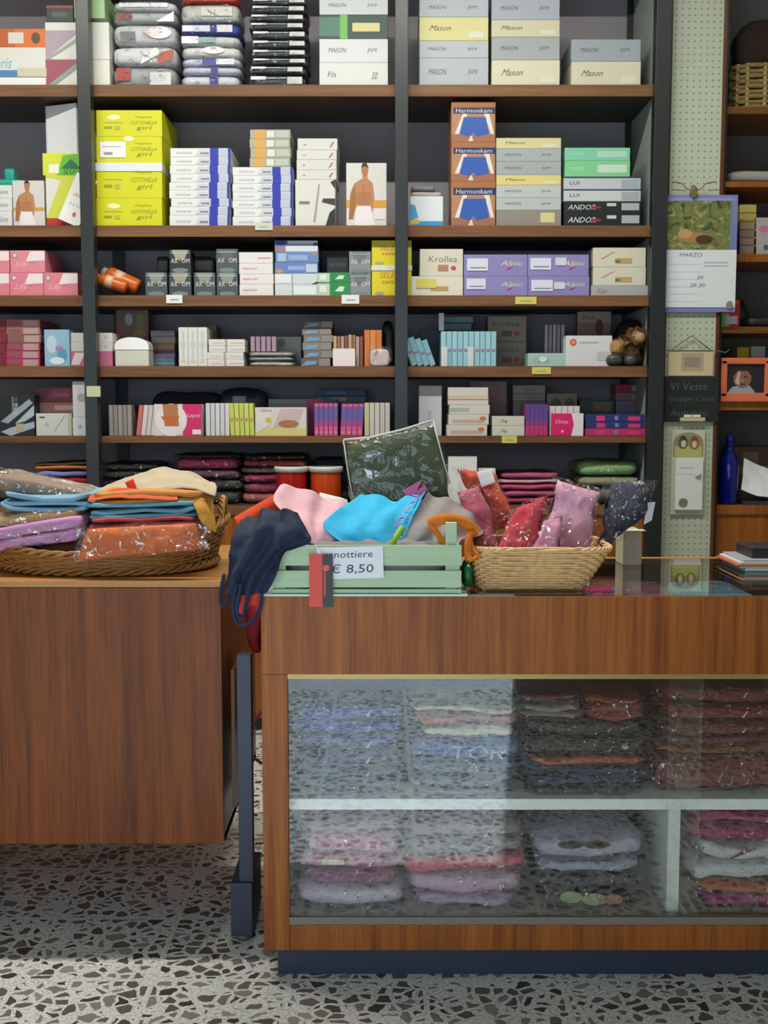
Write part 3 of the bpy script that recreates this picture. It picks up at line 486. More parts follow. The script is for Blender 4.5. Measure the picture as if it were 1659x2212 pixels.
for i, (va, vb, c, op) in enumerate(((719, 739, 'd4d2cc', []), (739, 759, 'd0d0c8', []), (759, 791, 'c8688c', [Q([(0, .1), (.2, .1), (.35, .9), (.1, .9)], 'e4dcd8')]))):
    B('striped_box', ['white upper box', 'white middle box', 'pink and white lowest box'][i]+' of the stack crossing behind the left post', 'box', 153, 243, va, vb-.4, Y=4.80, col=c, z0=(ZS['D'] if i == 2 else Zv(vb, 4.80)), ops=op+[T('M', .8, .3, .06, .3, '9a9088')], group='stack behind the left post, fourth shelf')
# row D mid
B('floral_box', 'tall brown patterned box standing behind the white dispenser', 'box', 251, 321, 664, 791, Y=4.95, d=.08, z0=ZS['D'], col='6a4a38', ops=[E(.4, .8, .12, .1, '8a9aa8'), E(.75, .78, .14, .14, '5a7038'), E(.1, .6, .1, .1, 'a83058'), E(.7, .55, .2, .08, '8a6a40'), E(.4, .42, .15, .1, '9a8a90')])
s = MB(); y = 4.79; zb = ZS['D']; xa, xb = Xu(248, 750, y), Xu(321, 750, y)
s.box(xa, xb, y, y+.1, zb, Zv(756, y), M('d0d0c4', .5), .004); e = s.build('tissue_dispenser'); tag(e, 'small white dispenser with domed glossy cover beside the left post', 'dispenser')
s = MB(); pts = []
for k in range(13): t = math.pi*k/12; pts.append(((xa+xb)/2-math.cos(t)*(xb-xa)/2*1.02, Zv(756, y)+.001+math.sin(t)**.6*(Zv(729, y)-Zv(756, y))))
vs = [(x, y-.002, z) for x, z in pts]+[(x, y+.09, z) for x, z in pts]; n = len(pts)
s.add(vs, [tuple(range(n))[::-1], tuple(range(n, 2*n))]+[(i, i+1, i+1+n, i+n) for i in range(n-1)], M('f2f4f4', .08)); s.build('cover', e)
stack('D', 'striped_box', 'striped small box', 'box', 'the dim stack right of the white dispenser', 325, 377, [714, 728, 742, 757, 774, 791], Y=4.93, d=.15, cols=['8a8088', 'a09a94', 'a87a48', '6a4a7a', '4a7a84'], ops=[R(0, .4, 1, .5, 'b0a8a8')], jit=3)
rowp('D', 'white_box', 'upright white and pale blue box', 'box', 'the white three, fourth shelf', 379, 442, 3, 707, cols=['dcdcd6'], ops=[R(.2, .5, .8, .62, 'b8d4e0'), R(.3, .1, .7, .2, 'd0c8b8'), R(.4, .25, .6, .9, 'c8c8c4')])
B('brown_box', 'flat brown box behind the upright white boxes, fourth shelf', 'box', 398, 468, 702, 791, Y=5.0, d=.12, z0=ZS['D'], col='8a6a50', ops=[R(0, .8, 1, .85, '5a4434')])
stack('D', 'white_box', 'small white taped box', 'box', 'the four beside the upright white boxes', 449, 527, [733, 747, 761, 776, 791], col='dcdad4', ops=[R(.45, 0, .52, 1, 'b0a49a'), R(.1, .4, .4, .5, 'c0c4c4'), R(.6, .4, .95, .5, 'c0c4c4')], jit=5)
zq = bagged('D', 'clear_packet', 'flat clear packet', 'the pile under the lilac bottles', 536, 636, [759, 770, 780, 791], ['a8a8a4', '989c9c', 'b0b0ac'], [[]], Y=4.80, d=.16, group='flat clear packets, fourth shelf')
rowp('D', 'lilac_tube', 'dusty lilac tube', 'tube', 'the row on the clear packets', 536, 594, 5, 727, Y=4.82, d=.05, cols=['a88c9c', 'a0869a'], z0=zq, gap=2.2)
B('blue_green_bag', 'pale packet with green and blue print standing behind clear packets', 'packet', 598, 651, 727, 791, Y=4.97, d=.05, z0=ZS['D'], col='b8b8b0', ops=[E(.2, .8, .15, .12, '6a9a78'), Q([(0, .2), (.6, .5), (1, .1), (1, 0), (0, 0)], '5a98b8')])
wv = lambda c: [Q([(0, .1), (.2, .7), (.55, .7), (.5, .3)], '6aa4c4'), R(.62, .1, 1, .95, '8f8a84')]
stack('D', 'patterned_box', 'brown box with blue wave', 'box', 'the six left of the brown booklets', 653, 716, [694, 709, 724, 740, 757, 774, 791], Y=4.84, d=.2, cols=['7a5a50', '8a7468', '86786e', '8a8078', '7e6a60', '6e5a58'], ops=wv(0), jit=6)
rowp('D', 'booklet', 'thin brown and cream booklet', 'booklet', 'the row left of the orange packets', 718, 784, 8, 725, Y=4.80, d=.15, cols=['c0a080', '9a6a4c', 'b0988a', '8a4e38'], gap=1.2, jv=5)
B('price_card', 'blank white price card in front of the brown booklets', 'card', 719, 767, 753, 789, Y=4.775, d=.001, z0=ZS['D'], col='e8dce0', bev=.0002)
rowp('D', 'orange_packet', 'upright orange packet', 'packet', 'the three orange ones by the middle post', 786, 825, 3, 713, Y=4.81, d=.15, cols=['cf7a34', 'd88844'])
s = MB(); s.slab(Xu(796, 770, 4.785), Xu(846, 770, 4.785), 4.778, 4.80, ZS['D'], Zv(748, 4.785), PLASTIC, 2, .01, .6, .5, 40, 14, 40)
s.slab(Xu(800, 770, 4.785), Xu(840, 770, 4.785), 4.782, 4.797, ZS['D']+.002, Zv(755, 4.785), M('d8c8c4', .5), 3, .004); tag(s.build('crumpled_bag'), 'crumpled shiny clear bag before the orange packets', 'bag')
s = MB(); s.slab(Xu(824, 740, 4.9), Xu(851, 740, 4.9), 4.9, 5.0, ZS['D'], Zv(693, 4.9), M('1c2422', .4), 8, .006, .6, .5); tag(s.build('black_pouch'), 'black glossy pouch squeezed behind the middle post, fourth shelf', 'pouch')
# row D right
rowp('D', 'blue_packet', 'leaning pale blue packet', 'packet', 'the leaning four', 890, 944, 4, 722, Y=4.81, d=.15, cols=['8cc0ce'], roll=-20, ops=[R(.1, .42, .9, .5, '9a7a94')], gap=1.4, stepv=3)
rowp('D', 'blue_packet', 'upright pale blue packet', 'packet', 'the tight pale blue row', 954, 1076, 10, 716, Y=4.80, d=.15, cols=['9acbd6', '93c4d0'], ops=[R(.15, .42, .85, .5, 'a07a98')], gap=1.0)
for i, u in enumerate((957, 1014)):
    B('price_card', ['white curled card at the left', 'white curled card in the middle'][i]+' of the pale blue packets', 'card', u-4, u+10, 749, 789, Y=4.78, d=.001, z0=ZS['D'], col='e8e8ee', bev=.0002, rot=25)
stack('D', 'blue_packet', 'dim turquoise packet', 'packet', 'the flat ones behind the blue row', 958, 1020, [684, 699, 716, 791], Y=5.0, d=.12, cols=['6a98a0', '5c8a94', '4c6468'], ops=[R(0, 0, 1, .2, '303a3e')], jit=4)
B('shelf_card', 'narrow white card standing above the pale blue packets', 'card', 948, 959, 676, 716, Y=4.86, d=.03, z0=ZS['D']+.155, col='e8e4ea')
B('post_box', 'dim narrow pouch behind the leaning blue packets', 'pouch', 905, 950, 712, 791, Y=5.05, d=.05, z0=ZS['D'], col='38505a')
kr = [T('Krollea', .1, .6, .7, .2, '5e564c', .1), R(.36, .2, .62, .42, '7a5040'), E(.75, .32, .08, .1, 'b04438')]
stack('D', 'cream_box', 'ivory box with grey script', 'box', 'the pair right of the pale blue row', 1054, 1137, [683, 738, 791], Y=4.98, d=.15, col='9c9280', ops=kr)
B('turquoise_box', 'flat pale turquoise box lying before the clear tubes', 'box', 1140, 1222, 763, 791, Y=4.80, d=.1, z0=ZS['D'], col='a4c4bc', ops=[T('Camilla', .15, .25, .4, .4, '6ab0b4', .3), E(.4, .55, .1, .2, 'd8e4d8')])
rowp('D', 'clear_tube', 'clear lilac packet', 'packet', 'the row behind the turquoise box', 1181, 1226, 5, 701, Y=4.93, d=.06, cols=['b4aab4', 'a098a4'], gap=2, rough=.15)
B('envelope_box', 'white card box with orange-red round seal, fourth shelf', 'box', 1222, 1322, 725, 791, Y=4.80, d=.08, z0=ZS['D'], col='d4d6da', ops=[E(.16, .78, .075, .115, 'd85a38'), E(.16, .78, .035, .055, 'e8a080'), R(.3, .76, .7, .8, 'a8b0c0'), R(.68, .2, .95, .48, 'bcc0bc')])
B('photo_box', 'dim box with figures printed, behind the sealed white box', 'box', 1247, 1319, 673, 791, Y=4.98, d=.06, z0=ZS['D'], col='8a6a64', ops=[R(0, .8, 1, 1, '9a907c'), E(.65, .72, .12, .15, '5a3020'), Q([(.5, .5), (.8, .5), (.85, 0), (.45, 0)], '6a3a30'), T('Moda', .15, .85, .4, .08, '40484c', 0)])
# plush
y = 4.83; e = empty('plush_toy', (Xu(1355, 760, y), y, ZS['D']), 'small furry brown plush animal slumped by the dark end panel', 'plush toy')
s = MB(); s.slab(Xu(1322, 750, y), Xu(1392, 750, y), y-.02, y+.09, ZS['D'], Zv(722, y), FUR, 5, .016, .8, .8, 40, 20, 30); s.build('body', e)
s = MB(); s.slab(Xu(1352, 730, y), Xu(1396, 730, y), y-.05, y+.05, Zv(752, y), Zv(706, y), FUR, 9, .012, .9, .9, 36, 18, 34); s.build('head', e)
s = MB(); s.slab(Xu(1366, 730, y), Xu(1390, 730, y), y-.062, y-.03, Zv(742, y), Zv(720, y), M('b08c5c', .8), 2, .004, .9, .9); s.build('muzzle', e)
for k, (a, b) in enumerate(((1306, 1341), (1344, 1374))):
    s = MB(); s.slab(Xu(a, 780, y), Xu(b, 780, y), y-.058, y+.0, ZS['D'], Zv(766, y), M('3c4440', .35), k+3, .004, .9, .9); s.build('foot', e)
s = MB(); s.slab(Xu(1315, 750, y), Xu(1345, 750, y), y-.045, y+.0, Zv(768, y), Zv(735, y), M('a07a48', .8), k+3, .01, .8, .8, 30, 14, 40); s.build('arm', e)
s = MB(); s.slab(Xu(1335, 700, y+.05), Xu(1398, 700, y+.05), y+.05, y+.2, ZS['D'], Zv(690, y+.05), M('16120e', .8), 8, .01, .7, .6); tag(s.build('black_cloth'), 'crumpled black cloth behind the brown plush animal', 'cloth')
# row E left
B('tights_box', 'black box with silvery leg print at the lower left', 'box', -30, 74, 853, 942, Y=4.80, d=.1, z0=ZS['E'], col='1c2224', ops=[Q([(.3, .1), (.5, 0), (1, .2), (1, .35), (.5, .2)], 'a4b4c4'), Q([(.3, .35), (.9, .9), (.98, .8), (.45, .3)], '93a4b4'), Q([(.6, .3), (1, .75), (1, .5), (.8, .35)], 'b0bcc8'), R(.62, .1, .78, .3, 'b0a888'), T('Kaleido', .55, .5, .12, .45, 'c8ccc8', 0)])
z1 = stack('E', 'green_white_box', 'white box with fine green print', 'box', 'in front at lower left', 78, 155, [893, 942], Y=4.80, d=.1, col='ccd0c8', ops=[R(.9, 0, 1, 1, 'b8c0a0'), E(.3, .5, .06, .1, 'a0c0d0'), Q([(.5, .2), (.52, .2), (.82, .9), (.8, .9)], '8aa080'), R(.1, .8, .25, .86, '505850')])
stack('E', 'pink_box', ['dark rose box with script', 'salmon pink box'], 'box', 'the pair over the green-print box', 76, 160, [836, 869, 893], Y=4.88, d=.16, zbase=z1, cols=['7c3848', 'b88078'], opl=[[Q([(.3, .2), (.9, .3), (.9, .9), (.4, .8)], '9a4a5c'), T('Emilia', .45, .4, .4, .25, 'c8909c', .4)], [R(.5, .3, 1, .7, 'd8b8ac'), R(0, .5, .12, 1, '4a9848')]])
z1 = stack('E', 'white_box', ['white upright box with grey oval', 'white upright box'], 'box', 'the pair left of the left post', 157, 190, [824, 902, 942], Y=4.785, d=.12, cols=['d6d6d6', 'd8dadc'], opl=[[E(.6, .55, .3, .12, 'a8acac')], [E(.5, .5, .1, .12, 'a0b0b8')]])
# row E mid
rowp('E', 'tights_packet', 'slim grey packet', 'packet', 'the grey five by the left post', 224, 275, 5, 875, Y=4.80, d=.18, cols=['9a9490', '8e8884'], gap=1.2)
rowp('E', 'tights_packet', 'leaning white packet with red spine', 'packet', 'the leaning four, fifth shelf', 283, 326, 4, 875, Y=4.80, d=.18, cols=['c87068', 'd8d0cc', 'd4c4c0', 'dcd8d8'], roll=7, gap=1.2)
B('brief_box', 'pink and white box picturing a hip in orange briefs', 'box', 333, 436, 873, 942, Y=4.79, d=.1, z0=ZS['E'], col='dcd8d8', ops=[R(.6, 0, 1, 1, 'd4206c'), E(.36, .5, .33, .52, 'e8e2e2'), Q([(.18, 1), (.5, 1), (.52, .3), (.22, .3)], 'b87848'), Q([(.14, .62), (.54, .62), (.5, .52), (.38, .35), (.28, .35), (.18, .52)], 'c8662c'), T('Lepel', .68, .55, .26, .16, 'f0c8d8', .3), R(.8, .05, .98, .2, 'ece4e8')])
rowp('E', 'tights_packet', 'slim white packet', 'packet', 'the five right of the briefs box', 437, 490, 5, 871, Y=4.80, d=.18, cols=['d8d8dc', 'd0d0d6'], gap=1.4)
rowp('E', 'tights_packet', 'lime yellow packet', 'packet', 'the five lime ones', 491, 545, 5, 871, Y=4.80, d=.18, cols=['c8d45c', 'd0d86c'], ops=[E(.5, .5, .3, .06, 'c09070')], gap=1.2, roll=-2)
B('bra_box', 'cream box with pink curve and yellow foot, fifth shelf', 'box', 551, 662, 880, 942, Y=4.79, d=.1, z0=ZS['E'], col='d8d4cc', ops=[R(0, 0, 1, .28, 'd8cc84'), Q([(.35, .28), (.5, .95), (.95, .95), (.8, .28)], 'cdb4b8'), E(.65, .42, .2, .14, 'a87444'), Q([(.02, .1), (.3, .4), (.3, .9), (.02, .8)], 'dcdcd8'), E(.26, .55, .06, .1, 'd0b840'), T('liabel', .12, .85, .2, .1, 'c87888', .1)])
pp = [R(0, .45, 1, .9, '6a58a0'), R(0, .3, 1, .48, 'a04890'), R(.2, .1, .8, .12, 'e8c0d0')]
rowp('E', 'purple_packet', 'shiny purple and pink packet', 'packet', 'the five, right of the cream box', 676, 728, 5, 871, Y=4.80, d=.18, cols=['cc4484'], ops=pp, rough=.15, gap=.8)
rowp('E', 'purple_packet', 'shiny purple and pink packet', 'packet', 'the second, leaning four', 733, 782, 4, 872, Y=4.80, d=.18, cols=['c84480'], ops=pp, rough=.15, roll=3)
rowp('E', 'tights_packet', 'cream and olive packet', 'packet', 'the five left of the middle post', 786, 843, 5, 870, Y=4.80, d=.18, cols=['c4c498', 'ccc8bc', 'd0ccc4', 'c8c4bc', 'd4d0cc'], gap=1.2)
def flatgarment(row, name, label, u0, u1, v0, v1, h, Y=4.93, d=.2, cat='garment', zb=None, amp=.006, mt=None, group=None, e1=.5):
    s = MB(); s.slab(Xu(u0, v0, Y), Xu(u1, v0, Y), Y, min(Y+d, YB-.02), (ZS[row] if zb is None else zb), Zv(v0, Y), mt or FB(h), u0, amp, e1); return tag(s.build(name), label, cat, group)
flatgarment('E', 'folded_garment', 'dark patterned garment heaped behind the pink briefs box', 325, 480, 846, 942, '2c2a34', Y=5.0, amp=.012)
flatgarment('E', 'folded_garment', 'dark teal flowered garment behind the lime packets', 470, 580, 838, 942, '', Y=4.99, mt=DARKPRINT, amp=.012)
B('price_card', 'small white card standing before the dark teal garment', 'card', 503, 531, 856, 942, Y=4.985, d=.002, z0=ZS['E'], col='b8b4b0', bev=.0003)
B('pink_box', 'long white and pink flat box behind the purple packets', 'box', 580, 728, 862, 942, Y=4.99, d=.1, z0=ZS['E'], col='a8a4a8', ops=[R(.55, 0, .8, 1, 'd03a78'), R(.8, 0, 1, 1, '5a4890')])
stack('E', 'blue_packet', ['dark blue flat packet', 'yellow and blue flat packet'], 'packet', 'the pile behind the purple packets', 684, 790, [841, 856, 942], Y=5.05, d=.1, cols=['1c3c5c', '3a6a80'], opl=[[R(.2, .3, .6, .6, '2a70a0')], [R(.3, .86, .6, .97, 'c0a040')]])
# row E right
B('white_box', 'tall white box with pale lettering right of the middle post', 'box', 905, 954, 833, 942, Y=4.82, d=.12, z0=ZS['E'], col='c8c8cc', ops=[T('UIKE', .4, .2, .14, .3, '9a9ca0', 0)])
fo = [R(.1, .2, .9, .5, 'c8a898'), E(.85, .6, .08, .2, 'c87848')]
stack('E', 'floral_packet', ['white crinkled packet', 'white packet with orange band', 'pale grey-green packet', 'white rose-print packet', 'white rose-print packet'], 'packet', 'the five beside tall white box', 968, 1055, [837, 857, 875, 895, 918, 942], col='d2cfc6', opl=[[], [R(0, .6, 1, .8, 'd09070')], [R(0, .3, .5, .7, 'a8b4a8')], fo, fo], jit=7, d=.18)
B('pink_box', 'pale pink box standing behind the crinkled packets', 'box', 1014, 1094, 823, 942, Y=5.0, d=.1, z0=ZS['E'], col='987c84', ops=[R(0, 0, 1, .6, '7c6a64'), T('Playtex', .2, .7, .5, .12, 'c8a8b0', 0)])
stack('E', 'white_box', 'small cream box with dark mark', 'box', 'the pair left of the purple five', 1062, 1132, [899, 920, 942], Y=4.80, d=.14, col='ccccc0', ops=[T('Zig', .25, .3, .2, .35, '6a6a64', .3)], jit=3)
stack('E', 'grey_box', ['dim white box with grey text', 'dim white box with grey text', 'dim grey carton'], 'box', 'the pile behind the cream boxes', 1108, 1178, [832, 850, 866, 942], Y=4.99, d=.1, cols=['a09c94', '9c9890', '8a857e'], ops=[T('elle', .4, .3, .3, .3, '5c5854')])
B('photo_box', 'dim box with two round faces motif behind the purple packets', 'box', 1181, 1246, 850, 942, Y=5.0, d=.1, z0=ZS['E'], col='9a948a', ops=[E(.3, .7, .18, .2, '7a6450'), E(.75, .7, .18, .2, '7a6450')])
rowp('E', 'purple_packet', 'violet and pink packet', 'packet', 'the five left of the magenta box', 1141, 1190, 5, 873, Y=4.80, d=.18, cols=['c0387c'], ops=[R(0, .5, 1, 1, '5c4490'), R(0, .35, 1, .5, '8a3c88')], rough=.2)
rowp('E', 'white_box', 'white slim packet behind magenta card', 'packet', 'the row behind the magenta packet', 1193, 1260, 5, 877, Y=4.82, d=.16, cols=['d4d4d8'], gap=1)
B('magenta_packet', 'magenta and white packet with white script, fifth shelf', 'packet', 1192, 1260, 893, 942, Y=4.79, d=.02, z0=ZS['E'], col='d8206c', ops=[Q([(.62, 0), (.7, .5), (.62, 1), (1, 1), (1, 0)], 'e4e0e2'), T('Omsa', .1, .55, .4, .18, 'f0c0d4', .3), R(.3, .15, .38, .25, 'f0c0d4')])
stack('E', 'neon_packet', 'navy packet with neon print', 'packet', 'the pile by the dark end panel', 1264, 1395, [895, 911, 926, 942], Y=4.80, d=.18, cols=['26346c', '2a3470', 'c03070'], ops=[R(.18, .1, .32, .8, 'd83a80'), R(.48, .2, .54, .8, '7a80c0'), R(.7, .1, .9, .7, 'd83a80')], jit=3)
stack('E', 'small_box', ['red box with white text', 'brown and cream box', 'lilac box with red script'], 'box', 'the pile behind the neon packets', 1330, 1388, [830, 848, 866, 942], Y=4.99, d=.12, cols=['a82850', '8a7060', '7a7494'], opl=[[R(.6, .2, .98, .8, 'a89098')], [R(.6, .2, 1, .8, '9a9080')], [T('Nexus', .2, .8, .5, .12, 'b04068', .2)]])
B('green_box', 'dim green and ochre box behind the neon packets', 'box', 1252, 1326, 865, 942, Y=5.0, d=.12, z0=ZS['E'], col='4a6050', ops=[R(.4, .7, .9, .95, '8a7a50')])
# shelf-edge tags
def edgetag(row, u0, u1, v0, v1, h, lb):
    y = YF-.004; s = MB(); s.box(Xu(u0, v0, y), Xu(u1, v0, y), y-.0006, y, Zv(v1, y), Zv(v0, y), M(h, .5)); s.box(Xu(u0, v0, y), Xu(u1, v0, y), y, YF+.02, Zv(v0, y)-.0008, Zv(v0, y), M(h, .5))
    s.prints(Xu(u0, v0, y), Xu(u1, v0, y), Zv(v1, y), Zv(v0, y), y-.0006, [R(.25, .35, .75, .5, 'a0a090')]); tag(s.build('price_tag'), lb, 'price tag', 'price tags on the shelf edges')
edgetag('C', 359, 394, 637, 655, 'e4e6ea', 'white price tag on shelf edge under the dark triangle-print boxes')
edgetag('C', 738, 776, 637, 656, 'e4e4e8', 'white curled price tag on shelf edge under the green boxes')
edgetag('B', 551, 589, 481, 497, 'c8ccb8', 'greenish white price tag on shelf edge under the white-blue stack')
edgetag('C', 1113, 1159, 641, 657, 'd0c860', 'yellow price tag on the shelf edge under the lilac boxes')
edgetag('D', 1149, 1190, 793, 808, 'd0c860', 'yellow price tag on the shelf edge under the turquoise box')
edgetag('E', 1084, 1117, 942, 957, 'd0c860', 'yellow price tag on the shelf edge under the cream boxes')
y = 4.698; s = MB(); s.box(Xu(187, 840, y), Xu(217, 840, y), y-.0008, y, Zv(857, y), Zv(834, y), M('c8c8ac', .6)); tag(s.build('price_tag'), 'cream price tag stuck on the left shelving post', 'price tag')
# ------------------------------------------------------------------ folded garments on the bottom deck
def folded(name, label, x0, x1, y0, y1, z0, z1, h, group=None, bag=False, cat='folded garment', seed=0, n=2, amp=.004, mt=None, prints=None, tilt=0):
    e = empty(name, ((x0+x1)/2, (y0+y1)/2, z0), label, cat, group)
    s = MB(); dz = (z1-z0)/n
    for i in range(n): s.slab(x0+.006*(seed % 3), x1-.004*((seed+i) % 3), y0+.004+.006*(i % 2), y1, z0+dz*i, z0+dz*(i+1)+.001, mt or FB(h), seed*5+i, amp, .55, .25, 44, 12, 12, tilt)
    if prints: s.prints(x0+.01, x1-.01, z0+.002, z1-.002, y0-.004, prints)
    s.build('cloth', e)
    if bag:
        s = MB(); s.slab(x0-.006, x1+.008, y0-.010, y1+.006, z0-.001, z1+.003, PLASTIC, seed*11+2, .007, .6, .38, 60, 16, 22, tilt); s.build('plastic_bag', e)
    return e
def pile(name, looks, where, u0, u1, vs, Y, d, cols, zbase, bag=False, group=None, jit=6, n=1, amp=.006, tilt=0, cat='folded garment', pr={}):
    k = len(vs)-1; z = zbase
    for i in range(k-1, -1, -1):
        j = (random.random()-.5)*jit; zt = Zv(vs[i], Y); lb = (looks if isinstance(looks, str) else looks[i])+(', '+vord(i, k)+' of ' if k > 1 else ' ')+where
        folded(name, lb, Xu(u0+j, vs[i], Y), Xu(u1-j, vs[i], Y), Y, Y+d, z, zt, cols[i % len(cols)], group or where, bag, seed=int(u0)+i, n=n, amp=amp, tilt=tilt+(random.random()-.5)*.05, cat=cat, prints=pr.get(i)); z = zt+.0008
    return z
zF = ZS['F']
pile('folded_jumper', ['brown and orange jumper', 'orange and yellow jumper', 'lilac-blue jumper', 'red jumper', 'olive jumper', 'cream-striped jumper', 'mustard jumper', 'rust jumper'], 'the pile left of the left post', 66, 192, [1000, 1006, 1017, 1032, 1047, 1057, 1067, 1078, 1092], 4.80, .3, ['5a3c28', 'd0803c', '7884c4', 'b8242c', '7a7050', 'a8a088', 'c0823c', 'a04a30'], zF)
pile('black_packet', 'black garment in shiny plastic', 'the pile right of the left post', 214, 345, [1001, 1018, 1036, 1060, 1092], 4.82, .3, ['141a1a', '1c2222'], zF, True)
pile('folded_jumper', ['dark plum jumper', 'hot pink jumper', 'wine-grey jumper in plastic', 'charcoal jumper in plastic', 'grey-black jumper in plastic'], 'the pile behind the left basket', 370, 518, [983, 989, 1016, 1035, 1060, 1092], 4.82, .3, ['38202c', 'c42c6c', '5a3448', '2c2c30', '3a3c38'], zF, True)
pile('folded_jumper', ['navy jumper', 'orange-red jumper', 'silver-grey jumper', 'magenta jumper', 'plum jumper', 'salmon jumper'], 'the bagged pile behind the red tin', 520, 664, [983, 994, 1010, 1024, 1044, 1066, 1092], 4.84, .28, ['20202c', 'b03c30', '7c7a78', '9c2454', '8a2450', 'b05a58'], zF, True)
pile('folded_jumper', ['dark navy jumper', 'slate jumper', 'dark grey jumper'], 'the dark pile behind the tins', 668, 790, [990, 1010, 1045, 1092], 4.9, .25, ['23252e', '3a3e48', '2a2c30'], zF)
pile('folded_jumper', ['rose pink knit', 'white and rose speckled knit', 'rose knit', 'dusty pink knit', 'deep rose knit'], 'the knit pile behind the front basket', 1076, 1215, [1021, 1035, 1046, 1060, 1075, 1092], 4.82, .3, ['b05078', 'c8a0ac', 'b84a74', 'b0507a', 'a03a64'], zF)
pile('green_jumper', ['pale green garment in plastic', 'yellow-edged grey garment in plastic', 'grey garment'], 'the pile left of the end panel', 1246, 1384, [996, 1030, 1052, 1092], 4.82, .3, ['8ab878', '9a9a78', '60625c'], zF, True)
for i, (u, h, nm) in enumerate(((628, 'b01c1c', 'red'), (703, 'cc4a1c', 'orange'))):
    y = 4.80; r = (Xu(u+37, 1050, y)-Xu(u-37, 1050, y))/2; c = (Xu(u, 1050, y), y+r*.3-.02, zF); zt = Zv(1008, y)-zF
    c = (c[0], 4.84, zF)
    s = MB(); s.lathe(c, [(0, .001), (r*.88, .001), (r*.9, .004), (r*.9, zt-.02)], M(h, .25)); e = s.build('thread_tin'); tag(e, 'round glossy %s tin with white rim behind the green crate' % nm, 'tin')
    s = MB(); s.lathe(c, [(r*.9, zt-.024), (r, zt-.022), (r*1.02, zt-.006), (r, zt), (r*.8, zt), (r*.78, zt-.008), (0, zt-.008)], M('dcdcd4', .4)); s.build('rim', e)
for k, (a, b, va, vb, lb) in enumerate(((968, 1030, 985, 1092, 'white carton standing behind the olive bag on the deck'), (1034, 1070, 1012, 1092, 'small white carton beside the rose knit pile'))):
    B('white_carton', lb, 'box', a, b, va, vb, Y=4.80, d=.12, z0=zF, col='e2e4e4')
# ------------------------------------------------------------------ pegboard column and what hangs on it
yp = 4.78
pc = empty('pegboard_column', (Xu(1490, 800, yp), yp, 0), 'narrow cream pegboard column between the two shelving units', 'pegboard')
s = MB(); xa, xb = Xu(1441, 600, yp), Xu(1549, 600, yp); s.box(xa, xb, yp, yp+.01, 0.0, 3.65, PEG); s.build('pegboard_panel', pc)
for a, b in ((xa-.016, xa), (xb, xb+.014)):
    s = MB(); s.box(a, b, yp-.004, yp+.4, 0, 3.65, TRIMW); s.build('edge_trim', pc)
s = MB(); s.box(xa, xb, yp+.01, yp+.4, 0, 3.65, M('8a7a60', .7)); s.build('core', pc)
yc = yp-.02
x0, x1 = Xu(1404, 550, yc), Xu(1591, 550, yc)
s = MB(); s.box(x0, x1, yc, yc+.006, Zv(674, yc), Zv(421, yc), M('7a7cb4', .5), .001)
s.prints(x0, x1, Zv(674, yc), Zv(421, yc), yc, [R(.035, .52, .965, .975, '8e92c8'), R(.1, .525, .92, .95, FOL), E(.5, .64, .2, .045, M('a07848', .6)), E(.62, .62, .1, .04, '4a3424'), E(.4, .67, .08, .04, 'b89468'), Q([(.92, .525), (.97, .525), (.95, .96), (.92, .95)], '6a80a8')])
cal = s.build('wall_calendar'); tag(cal, 'wall calendar with lilac border and garden photo hanging on the pegboard', 'calendar')
s = MB(); s.box(x0+.001, x1-.001, yc-.003, yc-.0006, Zv(664, yc), Zv(540, yc), M('d8e0e2', .5))
ops = [T('MARZO', .34, .88, .26, .07, '7078b0', .1), Q([(0, .86), (0, .8), (.1, .97), (.14, 1), (.08, 1)], '9aa0cc')]+[R(.08, .1+.13*k, .6, .105+.13*k, 'c4ccce') for k in range(6)]+[R(.62, .72, .9, .73, 'b0b8ba'), R(.62, .78, .9, .79, 'b0b8ba'), T('24', .54, .5, .07, .06, '8890b8', .4), T('29', .46, .36, .07, .06, '8890b8', .4), T('30', .56, .36, .07, .06, '8890b8', .4), E(.93, .04, .04, .07, '8a8070')]
s.prints(x0, x1, Zv(664, yc), Zv(540, yc), yc-.003, ops); s.build('date_sheet', cal)
s = MB(); bowm = M('6a6238', .6); c = P(1499, 414, yc-.01)
for sg in (-1, 1): s.tube([c, c+Vector((sg*.03, 0, .012)), c+Vector((sg*.05, 0, .034)), c+Vector((sg*.09, 0, .04))], .0022, bowm, 6)
s.slab(c.x-.014, c.x+.014, c.y-.008, c.y+.008, c.z-.028, c.z+.028, bowm, 3, .006, .9, .9, 20, 10, 60); s.build('hanger_bow', cal)
# wooden plaque
yq = yp-.016; x0, x1 = Xu(1444, 780, yq), Xu(1541, 780, yq)
s = MB(); s.box(x0, x1, yq, yq+.01, Zv(812, yq), Zv(758, yq), M('c8b890', .6), .002); s.prints(x0, x1, Zv(812, yq), Zv(758, yq), yq, [R(.28, .2, .78, .92, 'ab9c82'), R(.35, .35, .7, .75, '8f8676')])
e = s.build('wooden_plaque'); tag(e, 'small pale wooden plaque hung by string below the calendar', 'plaque')
s = MB(); ap = P(1494, 725, yq); rp = M('70705c', .7)
for sg in (x0+.01, x1-.01): s.tube([ap, Vector((sg, yq, Zv(757, yq)))], .0022, rp, 6)
s.tube([(x0-.03, yq-.002, Zv(763, yq)), (x0-.012, yq-.002, Zv(757, yq)), (x1+.01, yq-.002, Zv(757, yq)), (x1+.05, yq-.002, Zv(762, yq)), (x1+.065, yq-.002, Zv(755, yq))], .002, rp, 6); s.build('string', e)
